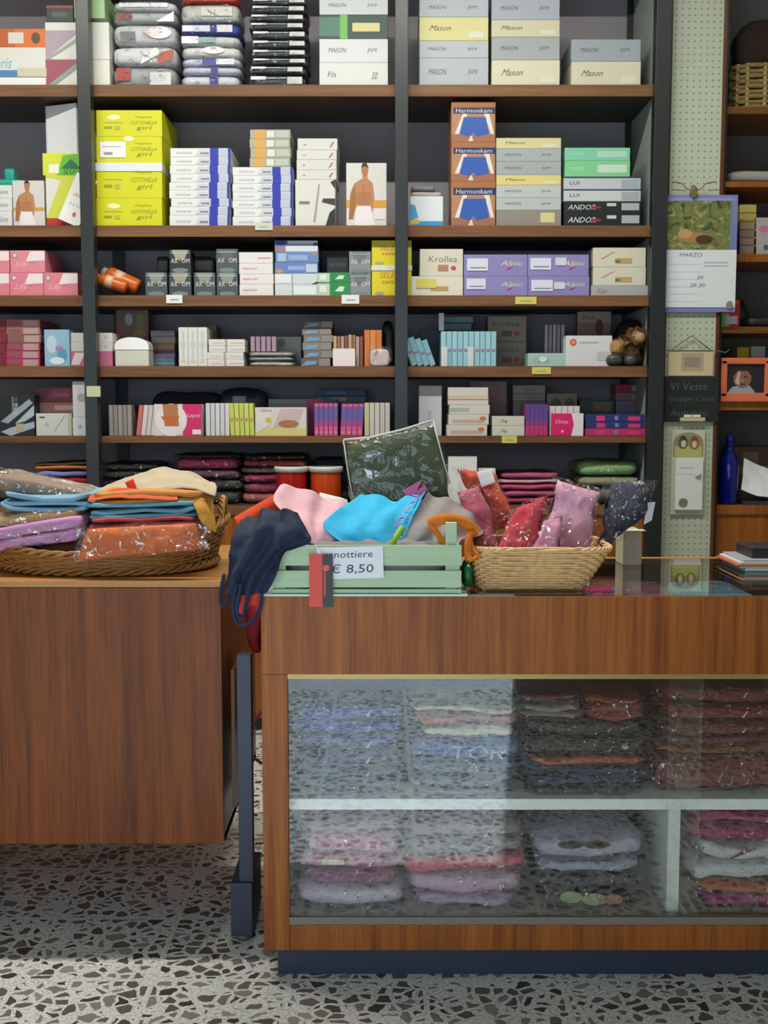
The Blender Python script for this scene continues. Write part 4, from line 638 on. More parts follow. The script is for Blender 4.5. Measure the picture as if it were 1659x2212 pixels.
# blackboard
x0, x1 = Xu(1437, 860, yq), Xu(1553, 860, yq); z0, z1 = Zv(911, yq), Zv(813, yq)
s = MB(); s.box(x0, x1, yq+.002, yq+.012, z0, z1, M('141c1a', .7)); s.prints(x0, x1, z0, z1, yq+.002, [T('Vi Veste', .08, .7, .7, .16, '4a5e58', .1), T('troppe Cose', .06, .42, .84, .15, '43564f', .1), T('Autunno', .1, .12, .7, .15, '43564f', .1)])
tag(s.build('blackboard'), 'small blackboard with faint chalk writing between plaque and bird clipboard', 'blackboard')
# clipboard with birds picture and notepad
x0, x1 = Xu(1452, 950, yq), Xu(1524, 950, yq)
s = MB(); s.box(x0, x1, yq+.004, yq+.012, Zv(1112, yq), Zv(930, yq), M('c2c4ac', .5), .002); cb = s.build('memo_board'); tag(cb, 'cream memo board with bird picture and notepad on the pegboard', 'memo board')
s = MB(); pts = [(0, 0), (1, 0), (1, .55)]+[(.5+.5*math.cos(t*math.pi/8), .55+.4*abs(math.sin(t*math.pi/8))) for t in range(9)]+[(0, .55)]
pz0, pz1 = Zv(986, yq), Zv(931, yq); s.prints(Xu(1455, 950, yq), Xu(1520, 950, yq), pz0, pz1, yq+.0035, [Q(pts, M('8c8c64', .5)), R(.05, 0, .95, .4, 'b0b468'), E(.32, .55, .17, .26, '6a5a40'), E(.7, .52, .17, .26, '8a6c44'), E(.32, .7, .1, .12, '3a3c38'), E(.7, .68, .1, .12, '7a4a30'), E(.34, .5, .08, .14, 'c8c4a8'), E(.7, .48, .08, .14, 'c8c4a8')]); s.build('bird_picture', cb)
s = MB(); s.box(Xu(1458, 1040, yq), Xu(1517, 1040, yq), yq-.008, yq+.003, Zv(1101, yq), Zv(991, yq), M('dadfdb', .5), .001); s.prints(Xu(1458, 1040, yq), Xu(1517, 1040, yq), Zv(1101, yq), Zv(991, yq), yq-.008, [R(.05, .7, .95, .705, 'a8b0ac'), T('appunti', .15, .8, .5, .05, 'b0b0b0', .2), E(.3, .14, .17, .09, '7a7a64')]); s.build('notepad', cb)
s = MB(); c = P(1508, 1027, yq-.012); s.tube([c+Vector((-.012, 0, -.004)), c, c+Vector((.012, 0, .006))], [.004, .01, .004], M('a8b8a0', .5), 10); s.build('magnet', cb)
s = MB(); c = P(1495, 903, yq-.004); s.box(c.x-.05, c.x+.055, c.y-.006, c.y+.012, c.z-.014, c.z+.002, M('c4b890', .5), .003); s.box(c.x-.034, c.x-.002, c.y-.008, c.y+.01, c.z+.002, c.z+.014, M('e0dccc', .4), .002); s.box(c.x+.002, c.x+.034, c.y-.008, c.y+.01, c.z+.002, c.z+.014, M('e0dccc', .4), .002); s.build('clip', cb)
# ------------------------------------------------------------------ right shelving unit
ru = empty('shelving_unit', (Xu(1700, 600, 4.8), 4.8, 0), 'darker shelving unit right of the pegboard with photo frame and bottle', 'shelving')
YR = 4.80; xa, xb = Xu(1556, 600, YR), Xu(1990, 600, YR)
RS = {'a': (228, 243), 'b': (390, 402), 'c': (547, 564), 'd': (705, 719), 'e': (868, 886), 'f': (1092, 1112)}
for k, (t, b) in RS.items():
    s = MB(); s.box(xa, xb, YR+.02, YR+.44, Zv(b, YR), Zv(t, YR), wood('dark_shelf_%s' % k, '5c3a1c', '8a5a2c', 'x') if k in 'ad' else CABW); s.build('shelf', ru)
s = MB(); s.box(xa-.02, xa+.012, YR+.006, YR+.44, 0, 3.6, BLACK); s.build('side_panel', ru)
s = MB(); s.box(xb-.02, xb+.02, YR, YR+.44, 0, 3.6, BLACK); s.build('side_panel', ru)
s = MB(); s.box(xa-.02, xb+.02, YR+.40, YR+.415, 0, 3.6, M('6a6a68', .8, 'm')); s.build('back_panel', ru)
s = MB(); s.box(xa+.014, xb-.02, YR+.03, YR+.05, .1, Zv(1113, YR), CABW); s.build('cabinet_door', ru)
ZR = {k: Zv(t, YR)+.0006 for k, (t, b) in RS.items()}
def ring(cx, cy, rx, ry, n, p=2.0):
    out = []
    for i in range(n):
        t = 2*math.pi*i/n; c, s_ = math.cos(t), math.sin(t); out.append((cx+rx*math.copysign(abs(c)**(2/p), c), cy+ry*math.copysign(abs(s_)**(2/p), s_)))
    return out
def wicker(s, loopfn, levels, nst, amp, r, m, mst, z0, z1, stake=True):
    K = nst*4
    for l in range(levels):
        f = (l+.5)/levels; pts = []; base = loopfn(f, K)
        cx = sum(p[0] for p in base)/K; cy = sum(p[1] for p in base)/K
        for i, (x, y, z) in enumerate(base):
            d = Vector((x-cx, y-cy, 0)).normalized(); o = amp*math.cos(math.pi*i/4*1.0+math.pi*(l % 2))
            pts.append(Vector((x, y, z))+d*o)
        s.tube(pts, r, m, 5, closed=True)
    if stake:
        for q in range(nst):
            i = q*4+2; st_ = []
            for l in range(levels+1): b = loopfn(l/levels, K); st_.append(b[i])
            s.tube(st_, r*.9, mst, 5)
s = MB(); cx_, cy_ = Xu(1640, 200, 4.95), 4.98
def lf(f, K):
    z = ZR['a']+.005+f*(.19); return [(x, y, z) for x, y in ring(cx_, cy_, .125, .1, K, 3)]
wicker(s, lf, 9, 14, .006, .011, M('8a7440', .7, 'w'), M('a89868', .7, 'w'), 0, 0); s.box(cx_-.11, cx_+.11, cy_-.085, cy_+.085, ZR['a'], ZR['a']+.01, M('6a5630', .7))
tag(s.build('wicker_basket'), 'small pale wicker basket on the top shelf right of the pegboard', 'basket')
s = MB(); s.slab(cx_-.11, cx_+.2, cy_-.07, cy_+.08, ZR['a']+.16, Zv(40, 4.95), M('2a1c10', .9), 4, .02, .8, .7, 40, 18, 16); tag(s.build('dark_bundle'), 'dark brown bundle heaped in the basket at upper right', 'bundle')
s = MB(); s.slab(Xu(1570, 380, 4.9), Xu(1690, 380, 4.9), 4.85, 5.1, ZR['b'], Zv(372, 4.9), M('9a9690', .8), 4, .004); tag(s.build('folded_cloth'), 'flat grey folded cloth on the shelf above the calendar level', 'cloth')
def RB(name, label, cat, u0, u1, v0, row, col, ops=(), Y=4.86, d=.15): return B(name, label, cat, u0, u1, v0, 0, Y=Y, d=d, z0=ZR[row], col=col, ops=ops)[0]
for i, (a, b) in enumerate(((442, 461), (461, 480), (480, 497), (497, 514), (514, 531), (531, 547))):
    B('small_box', 'small ochre box, %s of the column right of the calendar' % vord(i, 6), 'box', 1598, 1634, a, b, Y=4.86, d=.1, z0=(ZR['c'] if i == 5 else Zv(b, 4.86)+.0005), col=['b0a050', 'a89448', '9a8660', '8a7464', '8a7868', '8a7a70'][i], group='ochre box column right of the calendar', ops=[R(0, .05, 1, .12, '5a4a30')])
RB('violet_box', 'violet-brown box peeping out behind the calendar edge', 'box', 1560, 1596, 440, 'c', '6a6088', [E(.5, .6, .3, .1, 'a07a50')], Y=4.9)
RB('white_box', 'white box with pink dot beside the ochre column', 'box', 1637, 1690, 470, 'c', 'b0aaa8', [E(.4, .7, .2, .1, 'c87888'), E(.5, .2, .1, .08, '506070')])
RB('red_box', 'red box with green and white corner below the calendar', 'box', 1562, 1608, 648, 'd', 'a82420', [R(0, 0, .5, .5, '7aac58'), R(.35, .1, .9, .4, 'b0a8b0'), R(0, .85, .9, 1, 'c05a20')], Y=4.83)
s = MB(); s.slab(Xu(1612, 695, 4.88), Xu(1700, 695, 4.88), 4.85, 5.0, ZR['d'], Zv(684, 4.88), M('22221e', .5), 6, .008); tag(s.build('dark_cloth'), 'dark crumpled cloth right of the red box', 'cloth')
s = MB(); s.lathe((Xu(1598, 640, 4.9), 4.95, ZR['d']), [(0, 0), (.05, 0), (.055, .06), (.03, .12), (0, .125)], M('141414', .5)); tag(s.build('black_jar'), 'round black jar on the shelf behind the red box', 'jar')
RB('yellow_box', 'yellow box standing behind the orange photo frame', 'box', 1604, 1630, 750, 'e', 'c0a818', Y=4.97)
RB('white_box', 'white carton standing behind the orange photo frame', 'box', 1634, 1665, 748, 'e', 'a8aca4', Y=4.97)
# photo frame
yf = 4.80; x0, x1 = Xu(1558, 820, yf), Xu(1668, 820, yf); z0, z1 = ZR['e'], Zv(773, yf)
s = MB(); om = M('d8704c', .45); w_, t_ = .030, .026
s.box(x0, x1, yf, yf+.02, z0, z0+w_*1.25, om, .004); s.box(x0, x1, yf, yf+.02, z1-t_, z1, om, .004); s.box(x0, x0+t_, yf, yf+.02, z0+.02, z1-.01, om, .004); s.box(x1-w_, x1, yf, yf+.02, z0+.02, z1-.01, om, .004)
e = s.build('framed_portrait'); tag(e, 'orange-red picture frame with portrait of a child on a shelf', 'picture frame')
s = MB(); s.box(x0+.01, x1-.01, yf+.012, yf+.016, z0+.01, z1-.01, M('26282c', .3))
s.prints(x0+t_, x1-w_, z0+w_, z1-t_, yf+.012, [Q([(.0, .02), (.15, .25), (.4, .32), (.62, .3), (.8, .02)], '9aa0a8'), E(.42, .55, .24, .34, '8a6250'), Q([(.18, .6), (.2, .85), (.42, .98), (.66, .8), (.66, .62), (.55, .78), (.3, .78)], '2c2018'), E(.33, .58, .05, .03, '3a2a24'), E(.5, .58, .05, .03, '3a2a24'), E(.42, .46, .04, .05, 'a07a66'), E(.42, .34, .08, .03, '6a3a34'), Q([(.22, .4), (.3, .75), (.36, .75), (.34, .3)], 'c0a898')]); s.build('photograph', e)
# blue bottle
c = (Xu(1580, 1000, 4.84), 4.87, ZR['f']); k = Zv(938, 4.84)-c[2]
s = MB(); bm_ = M('0c1870', .08); s.lathe(c, [(0, 0), (.036, 0), (.040, .01), (.040, k*.55), (.034, k*.66), (.018, k*.76), (.016, k*.86), (.019, k*.87), (.019, k*.97), (.01, k), (0, k)], bm_, 28)
tag(s.build('glass_bottle'), 'cobalt blue bottle standing right of the pegboard column', 'bottle')
s = MB(); s.box(Xu(1606, 1080, 4.84), Xu(1700, 1080, 4.84), 4.835, 4.96, ZR['f'], ZR['f']+.014, M('30343a', .5)); tag(s.build('tray'), 'dark speckled tray under the white leaflet beside the blue bottle', 'tray')
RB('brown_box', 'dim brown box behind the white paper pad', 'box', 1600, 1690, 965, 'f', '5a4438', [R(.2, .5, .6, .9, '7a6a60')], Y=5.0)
# ------------------------------------------------------------------ left counter
YL = 2.865; xr = Xu(476, 1255, YL); zt = .955; zb = Zv(1823, YL)
lc = empty('counter', (-1.2, YL+.25, 0), 'brown wood-veneer counter on the left with raised front', 'counter')
s = MB(); s.box(-2.2, xr, YL, YL+.02, zb, zt-.018, WOOD, .0015); s.build('front_panel', lc)
s = MB(); s.box(xr-.02, xr, YL+.02, YL+.74, zb, zt-.018, TRIMW); s.build('side_panel', lc)
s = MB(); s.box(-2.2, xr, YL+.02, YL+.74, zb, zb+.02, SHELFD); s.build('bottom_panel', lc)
s = MB(); s.box(-2.2, xr+.002, YL-.002, YL+.76, zt-.017, zt, WOODE, .003); s.build('counter_top', lc)
s = MB(); s.box(-2.15, -1.25, YL+.45, YL+.7, 0, zb-.0005, NAVYM); s.build('plinth', lc)
# ------------------------------------------------------------------ right display counter
YC = 2.635; DC = .66; xl = Xu(563, 1300, YC); XE = 1.7
rc = empty('display_counter', (.7, YC+.3, 0), 'brown veneered display counter with glass front full of folded garments', 'display counter')
zk = Zv(2053, YC); zo1 = Zv(1457, YC); zo0 = Zv(1999, YC); xo = Xu(623, 1700, YC); ztop = .955-.002
s = MB(); s.box(xl, XE, YC, YC+.02, zo1, ztop, WOOD_DAYLIT, .0015); s.build('fascia', rc)
s = MB(); s.box(xl, xo, YC, YC+.02, zk, zo1-.0003, WOOD_DAYLIT, .0015); s.build('stile', rc)
s = MB(); s.box(xo+.0003, XE, YC, YC+.02, zk, zo0, WOOD_DAYLIT, .0015); s.build('bottom_rail', rc)
s = MB(); s.box(xl+.0004, xl+.02, YC+.02, YC+DC, zk, ztop, TRIMW); s.build('side_panel', rc)
s = MB(); s.box(xl+.02, XE, YC+.02, YC+DC, zk, zo0+.008, M('8c8880', .5)); s.build('floor_panel', rc)
s = MB(); s.box(xl+.02, XE, YC+DC-.02, YC+DC, zk, .86, M('4a4038', .6)); s.build('back_panel', rc)
s = MB(); s.box(xl+.03, XE, YC+.035, YC+DC-.05, 0, zk-.0003, NAVYM); s.build('plinth', rc)
s = MB(); brm = M('9c8e6a', .35, 'm', .5); s.box(xo, XE, YC+.0005, YC+.026, zo1-.011, zo1+.004, M('a89058', .35, 'm', .5)); s.box(xo, XE, YC+.0008, YC+.028, zo0+.001, zo0+.02, M('7a7264', .4)); s.build('track', rc)
xs_ = Xu(1512, 1700, YC+.01); xs2 = Xu(1440, 1700, YC+.016)
s = MB(); s.box(xo+.001, xs_, YC+.006, YC+.010, zo0+.021, zo1-.012, GLASS); s.build('glass_pane', rc)
s = MB(); s.box(xs2, XE, YC+.015, YC+.019, zo0+.021, zo1-.012, GLASS); s.build('glass_pane', rc)
YS = YC+.05; zsh1 = Zv(1726, YS); zsh0 = Zv(1749, YS)
s = MB(); s.box(xl+.021, XE, YS, YS+.5, zsh0, zsh1, M('e6e8e2', .4)); s.build('shelf', rc)
s = MB(); s.box(Xu(1443, 1850, YS), Xu(1469, 1850, YS), YS+.005, YS+.45, zo0+.009, zsh0-.0003, M('dce0da', .4)); s.build('divider', rc)
zin = zo1+.06   # inner tray under the glass top
s = MB(); s.box(xl+.021, XE, YC+.021, YC+DC-.021, zo1+.0, zo1+.012, M('6a6258', .6)); s.build('tray', rc)
xw = Xu(1010, 1285, YC)
s = MB(); s.box(xl, xw, YC+.0008, YC+DC, ztop+.0003, .955+.004, GLASSEDGE); s.build('top_panel', rc)
s = MB(); s.box(xw+.0003, XE, YC, YC+DC-.03, ztop+.0003, .955+.004, GLASSTOP); s.build('glass_top', rc)
s = MB(); s.box(xw+.0003, XE, YC+DC-.0295, YC+DC, ztop-.08, .955+.005, WOODE, .002); s.build('rear_rail', rc)
ZT = .9595
# garments in the tray under the glass top
zty = zo1+.0125
for i, (a, b, ya, yb, h, lb) in enumerate(((1290, 1400, 2.75, 3.0, 'b03a24', 'rust red garment lying under the glass counter top'), (1380, 1480, 2.85, 3.15, '9a4a68', 'mauve garment lying under the glass counter top'), (1500, 1660, 2.78, 3.1, '7a9cb8', 'pale blue garment lying under the glass counter top'), (1410, 1500, 2.70, 2.84, 'a83a44', 'red sock pair lying under the glass counter top'), (1290, 1370, 3.02, 3.22, '7a2c30', 'dark red garment at the back under glass counter top'))):
    folded('folded_garment', lb, Xu(a, 1250, ya), Xu(b, 1250, ya), ya, yb, zty, zty+.13+.01*(i % 3), h, 'garments under the glass top', True, seed=40+i)
# ------------------------------------------------------------------ garments in the display case
zA = zsh1+.0008; zB = zo0+.0088; Yg = YS+.02
def case(looks, where, u0, u1, vs, cols, zbase, bag=True, Y=None, tilt=0, n=1, jit=24, d=.3, pr={}):
    return pile('bagged_garment', looks, where, u0, u1, vs, Y or Yg, d, cols, zbase, bag, None, jit, n, .012, tilt, 'folded garment', pr)
case(['denim blue garment with white tag', 'slate blue garment', 'grey-blue garment', 'steel blue garment', 'dark grey-blue garment', 'blue-grey garment', 'grey garment'], 'the first pile, upper case shelf', 632, 868, [1522, 1556, 1590, 1624, 1657, 1685, 1706, 1726], ['3c5490', '30488c', '3a5280', '2c4468', '3c4e64', '44586e', '4a5a6c'], zA)
case(['cream garment', 'rose and orange striped garment', 'white folded garment', 'blue garment with white lettering', 'dark blue-grey garment', 'grey garment with buttons', 'pale grey garment'], 'the second pile, upper case shelf', 890, 1122, [1526, 1545, 1570, 1600, 1645, 1680, 1706, 1726], ['c0b49c', '9a5a60', 'cfc8b0', '3c6098', '38506e', '5c6c80', '707c8c'], zA, pr={3: [T('TOR', .35, .1, .5, .7, '8298b8', .2)], 1: [R(.05, .3, .4, .8, 'a84830')]})
z1 = case(['brown patterned garment', 'dark brown garment', 'rust orange garment', 'navy garment', 'blue garment', 'dark green garment'], 'the third pile, upper case shelf', 1140, 1400, [1560, 1590, 1635, 1655, 1680, 1700, 1726], ['3a2620', '2c1c1a', 'b0502c', '22304e', '2a3a5a', '28382e'], zA)
case(['plum garment', 'beige garment', 'rose-edged grey garment'], 'the small heap on the third pile', 1120, 1265, [1500, 1520, 1540, 1560], ['5c1c34', '8a7c68', '7a6058'], z1, jit=4)
case(['orange and brown garment with white label'], 'leaning on the third pile', 1275, 1392, [1505, 1560], ['8a3420'], z1+.001, n=3)
case(['brown-red garment', 'ruby garment', 'rust garment', 'burgundy garment', 'orange-edged garment', 'brick red garment'], 'the dark red pile, upper case shelf', 1430, 1690, [1484, 1520, 1560, 1592, 1612, 1630, 1726], ['6a2018', '7a1418', '6a2c1c', '661820', '8a4420', '6a2422'], zA, n=1)
case(['grey and pink print garment', 'pale pink garment with red lettering', 'rose garment with gold print', 'mauve garment', 'white and pink garment', 'denim garment'], 'the first pile, lower case shelf', 638, 872, [1775, 1806, 1848, 1880, 1915, 1962, 1976], ['9c8490', 'd4a0b8', 'c07890', '8c4c68', 'd8c4d0', '5a6a8c'], zB, pr={1: [T('HAVE A GOOD TIME', .15, .4, .72, .35, 'c03068', 0)], 2: [R(.25, .4, .45, .8, 'd8d0b0')]})
case(['taupe garment', 'grey-beige garment with tag', 'red and white garment', 'pale pink garment', 'lilac pink garment'], 'the second pile, lower case shelf', 880, 1130, [1780, 1815, 1850, 1890, 1938, 1976], ['7a706c', '8a8280', 'c84a5c', 'c4a0b4', 'b898b8'], zB)
case(['white garment with sunglasses print', 'pale grey-white garment', 'navy garment', 'black garment with floral print'], 'the third pile, lower case shelf', 1156, 1392, [1812, 1860, 1890, 1918, 1976], ['a8a8b8', '9aa0b0', '1c2638', '141c28'], zB, pr={0: [E(.32, .78, .12, .2, '2a2224'), E(.56, .78, .12, .2, '2a2224'), R(.4, .8, .5, .86, '2a2224'), R(.3, 0, .7, .08, '3a3034')], 3: [E(.3, .6, .12, .3, '8c9a68'), E(.55, .5, .14, .3, '9aa078'), E(.75, .5, .1, .25, 'a06a38')]})
case(['magenta garment', 'raspberry garment', 'white garment with brown mark', 'white garment', 'orange garment', 'hot magenta garment'], 'the pile right of the white divider', 1500, 1720, [1760, 1785, 1825, 1862, 1910, 1934, 1976], ['a82468', '9a2058', 'd0d0cc', 'd0d2ce', 'b8602c', 'b0246c'], zB, pr={2: [Q([(.3, .2), (.36, .2), (.6, .8), (.5, .8)], '6a3024')]})
# ------------------------------------------------------------------ cloth helpers
def cr(p0, p1, p2, p3, t): return .5*((2*p1)+(-p0+p2)*t+(2*p0-5*p1+4*p2-p3)*t*t+(-p0+3*p1-3*p2+p3)*t**3)
def spl(pts, t):
    n = len(pts)-1; x = min(max(t, 0), 1)*n; i = min(int(x), n-1); g = lambda k: pts[min(max(k, 0), n)]
    return cr(g(i-1), g(i), g(i+1), g(i+2), x-i)
class Patch:
    def __init__(s, rows, amp=.004, fr=16, seed=0, fold=None):
        s.r = [[(P(*p) if len(p) == 3 and p[0] > 5 or isinstance(p, tuple) else Vector(p)) for p in row] for row in rows]; s.amp = amp; s.fr = fr; s.o = Vector((seed*3.1, seed*1.7, seed)); s.fold = fold
    def raw(s, a, b): return spl([spl(r, a) for r in s.r], b)
    def nrm(s, a, b):
        e = .01; du = s.raw(min(a+e, 1), b)-s.raw(max(a-e, 0), b); dv = s.raw(a, min(b+e, 1))-s.raw(a, max(b-e, 0)); n = du.cross(dv)
        if n.length < 1e-9: return Vector((0, -1, 0))
        n.normalize(); return n if n.y < 0 else -n
    def __call__(s, a, b, off=0):
        p = s.raw(a, b); n = s.nrm(a, b); q = p*s.fr+s.o
        h = s.amp*(noise.noise(q)+.5*noise.noise(q*2.3))+(s.fold(a, b) if s.fold else 0)
        return p+n*(h+off)
    def mesh(s, mb, m, nu=36, nv=36, th=.003):
        A = [s(i/nu, j/nv, th/2) for j in range(nv+1) for i in range(nu+1)]; Bk = [s(i/nu, j/nv, -th/2) for j in range(nv+1) for i in range(nu+1)]
        w = nu+1; N = len(A); fs = []
        for j in range(nv):
            for i in range(nu):
                a = j*w+i; fs.append((a, a+1, a+1+w, a+w)); fs.append((N+a, N+a+w, N+a+1+w, N+a+1))
        bd = [i for i in range(nu+1)]+[j*w+nu for j in range(1, nv+1)]+[nv*w+i for i in range(nu-1, -1, -1)]+[j*w for j in range(nv-1, 0, -1)]
        for k in range(len(bd)): a, b = bd[k], bd[(k+1) % len(bd)]; fs.append((b, a, N+a, N+b))
        mb.add(A+Bk, fs, m, True)
    def text(s, mb, st, a0, b0, a1, b1, ht, m):
        tv, tf = text_geo(st); p0 = Vector((a0, b0)); p1 = Vector((a1, b1)); d = p1-p0; n = Vector((d.y, -d.x)); n = n.normalized()*ht if n.length else n
        mb.add([s(*(lambda q: (q.x, q.y))(p0+d*x+n*y), .003) for x, y in tv], tf, m)
def drape(name, label, rows, h, cat='garment', amp=.004, fr=16, seed=0, fold=None, th=.003, group=None, mt=None, nu=36, nv=36):
    p = Patch(rows, amp, fr, seed, fold); s = MB(); p.mesh(s, mt or FB(h), nu, nv, th); o = s.build(name); tag(o, label, cat, group); return o, p
def ribbon(pts, w, m, s=None, th=.002, n=40):
    s = s or MB(); q = [P(*p) for p in pts]; L = [spl(q, i/n) for i in range(n+1)]; vs = []; fs = []
    for i, p in enumerate(L):
        d = (L[min(i+1, n)]-L[max(i-1, 0)]).normalized(); c = d.cross(Vector((0, 1, 0)))
        c = c.normalized() if c.length > 1e-4 else Vector((1, 0, 0))
        for a, b in ((-1, -1), (1, -1), (1, 1), (-1, 1)): vs.append(p+c*(a*w/2)+Vector((0, b*th/2, 0)))
    for i in range(n):
        for k in range(4): fs.append((i*4+k, i*4+(k+1) % 4, (i+1)*4+(k+1) % 4, (i+1)*4+k))
    fs.append((3, 2, 1, 0)); fs.append((n*4, n*4+1, n*4+2, n*4+3)); s.add(vs, fs, m, True); return s
def quadpack(name, label, cs, th, h, bag=True, cat='packet', seed=0, group=None, amp=.009, mt=None, marg=.10, ops=None, pm=None):
    c = [P(*p) for p in cs]; e = empty(name, (sum((x for x in c), Vector())/4).xy.to_3d()+Vector((0, 0, min(x.z for x in c))), label, cat, group)
    def pil(mb, m, k, thk, am, fr, n=22):
        ctr = sum(c, Vector())/4; q = [ctr+(x-ctr)*k for x in c]; nn = (q[1]-q[0]).cross(q[3]-q[0]).normalized(); nn = nn if nn.y < 0 else -nn
        vs = []; fs = []; N = (n+1)**2
        for sg in (1, -1):
            for j in range(n+1):
                for i in range(n+1):
                    a, b = i/n, j/n; p = (q[0]*(1-a)+q[1]*a)*(1-b)+(q[3]*(1-a)+q[2]*a)*b
                    f = (1-abs(2*a-1)**4)*(1-abs(2*b-1)**4); z = p*fr+Vector((seed, seed*2.1, sg*.3))
                    vs.append(p+nn*(sg*thk/2*f**.5+am*(noise.noise(z)+.5*noise.noise(z*2.4)))+(q[1]-q[0]).normalized()*am*1.5*noise.noise(z+Vector((9, 3, 1))))
        w = n+1
        for j in range(n):
            for i in range(n): a = j*w+i; fs.append((a, a+1, a+1+w, a+w)); fs.append((N+a, N+a+w, N+a+1+w, N+a+1))
        mb.add(vs, fs, m, True)
    s = MB(); pil(s, mt or FB(h), 1, th, amp, 18); s.build('cloth', e)
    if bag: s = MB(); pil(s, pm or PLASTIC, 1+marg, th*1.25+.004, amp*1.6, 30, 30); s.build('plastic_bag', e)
    return e
drape('paper_leaflet', 'white curved paper leaflet lying on the dark tray by blue bottle', [[(1607, 990, 4.93), (1640, 1006, 4.93), (1695, 1024, 4.93)], [(1604, 1030, 4.89), (1640, 1044, 4.88), (1695, 1056, 4.88)], [(1601, 1058, 4.85), (1640, 1072, 4.845), (1695, 1076, 4.845)]], '', cat='paper', amp=.004, mt=M('dce2e4', .6), th=.004)
# ------------------------------------------------------------------ green crate
yk = 2.641; x0, x1 = Xu(585, 1230, yk), Xu(997, 1230, yk); GR = wood('green_painted_wood', 'a8c09a', 'bcd4b0', 'x', .6); y1 = yk+.27
cr_ = empty('wooden_crate', ((x0+x1)/2, yk, ZT), 'pale green slatted wooden crate heaped with tank tops on the counter', 'crate')
for (va, vb) in ((1178, 1222), (1233, 1269), (1273, 1283.5)):
    za, zb_ = Zv(vb, yk), Zv(va, yk); za = max(za, ZT+.0005)
    s = MB(); s.box(x0, x1, yk, yk+.007, za, zb_, GR, .001); s.build('slat', cr_)
    s = MB(); s.box(x0, x1, y1-.007, y1, za, zb_, GR, .001); s.build('slat', cr_)
for xx in (x0+.004, x1-.012):
    s = MB(); s.box(xx, xx+.008, yk+.0075, y1-.0075, ZT+.012, Zv(1180, yk), GR); s.build('end_panel', cr_)
s = MB(); s.box(x0+.004, x1-.004, yk+.0075, y1-.0075, ZT+.0005, ZT+.008, GR); s.build('base', cr_)
for u in (975, 604):
    for yy in (yk+.0076, y1-.03):
        xx = Xu(u, 1230, yk); s = MB(); s.box(xx-.013, xx+.013, yy, yy+.022, ZT+.0085, Zv(1130 if u > 900 or yy > 2.8 else 1168, yk), GR, .0015); s.build('corner_post', cr_)
# sign and tag
ys = yk-.004; xa, xb = Xu(686, 1215, ys), Xu(829, 1215, ys); za, zb_ = Zv(1250, ys), Zv(1181, ys)
s = MB(); s.box(xa, xb, ys-.0008, ys, za, zb_, M('e6e8ea', .5)); s.prints(xa, xb, za, zb_, ys-.0008, [T('canottiere', .1, .66, .74, .2, '4a505c', .1), T('€ 8,50', .2, .14, .64, .32, '3c4450', .1)])
o = s.build('price_sign'); tag(o, 'handwritten white paper price sign pinned on the green crate', 'sign'); o.rotation_euler = (0, math.radians(-1.5), 0)
yt = ys-.0055; xa, xb = Xu(668, 1250, yt), Xu(719, 1250, yt); za, zb_ = Zv(1311, yt), Zv(1197, yt)
s = MB(); s.box(xa, xb, yt-.001, yt, za, zb_, M('d83c24', .4)); s.prints(xa, xb, za, zb_, yt-.001, [R(.56, 0, 1, 1, '20262c'), R(.62, .2, .7, .75, 'c83a24'), E(.72, .74, .14, .06, 'e0503c')]); e = s.build('hang_tag'); tag(e, 'orange-red and black swing tag hanging on the green crate', 'tag')
s = MB(); s.tube([P(700, 1198, yt), P(690, 1188, yt), P(680, 1176, yk)], .0008, M('c8c8c8', .5), 5); s.build('thread', e)
# clothes heaped in the crate
w1 = lambda f, a_, ph=0: (lambda a, b: a_*math.sin(f*a*math.pi+ph+b*2))
s = MB(); s.slab(x0+.02, x1-.02, yk+.02, y1-.015, ZT+.009, Zv(1150, yk+.1), FB('8a8488'), 4, .012, .7, .4, 60, 16, 12); tag(s.build('folded_garment'), 'grey garments packed low inside the green crate', 'garment')
drape('tank_top', 'pale pink tank top draped over the left of the crate heap', [[(604, 1050, 2.86), (648, 1054, 2.87), (700, 1074, 2.88), (748, 1092, 2.88)], [(590, 1080, 2.79), (645, 1095, 2.80), (690, 1112, 2.81), (735, 1120, 2.8)], [(612, 1112, 2.71), (655, 1130, 2.72), (690, 1142, 2.725), (722, 1148, 2.72)], [(640, 1160, 2.685), (672, 1176, 2.685), (712, 1186, 2.685), (752, 1190, 2.685)]], 'd8aab4', seed=1, fold=w1(5, .005))
drape('tank_top', 'white garment edge behind the pink tank top', [[(690, 1066, 2.9), (720, 1072, 2.9), (750, 1080, 2.9)], [(690, 1090, 2.87), (725, 1095, 2.87), (755, 1104, 2.87)]], 'e0dcd4', seed=2)
o, pt = drape('tank_top', 'bright cyan tank top with vertical lettering lying atop the crate', [[(778, 1072, 2.86), (800, 1066, 2.86), (850, 1080, 2.86), (890, 1070, 2.85), (921, 1062, 2.85)], [(742, 1098, 2.78), (790, 1104, 2.775), (830, 1102, 2.77), (870, 1098, 2.775), (910, 1086, 2.78)], [(698, 1136, 2.715), (760, 1140, 2.71), (800, 1142, 2.705), (850, 1136, 2.715), (890, 1124, 2.73)], [(742, 1176, 2.685), (780, 1186, 2.68), (820, 1190, 2.68), (850, 1190, 2.68), (868, 1186, 2.685)]], '2fb0dc', seed=3, fold=w1(6, .004, 1), amp=.005)
s = MB(); pt.text(s, 'BESTA DI', .80, .90, .90, .10, .065, M('d86aa8', .6)); pt.text(s, 'PEACEFUL AMORE', .90, .92, .985, .12, .06, M('1f3a80', .6)); s.build('printed_lettering', o)
ribbon([(846, 1182, 2.672), (856, 1160, 2.676), (870, 1138, 2.69)], .014, M('8cc834', .6)).build('lime_strap'); tag(bpy.data.objects['lime_strap'], 'lime green strap below the cyan tank top lettering', 'strap')
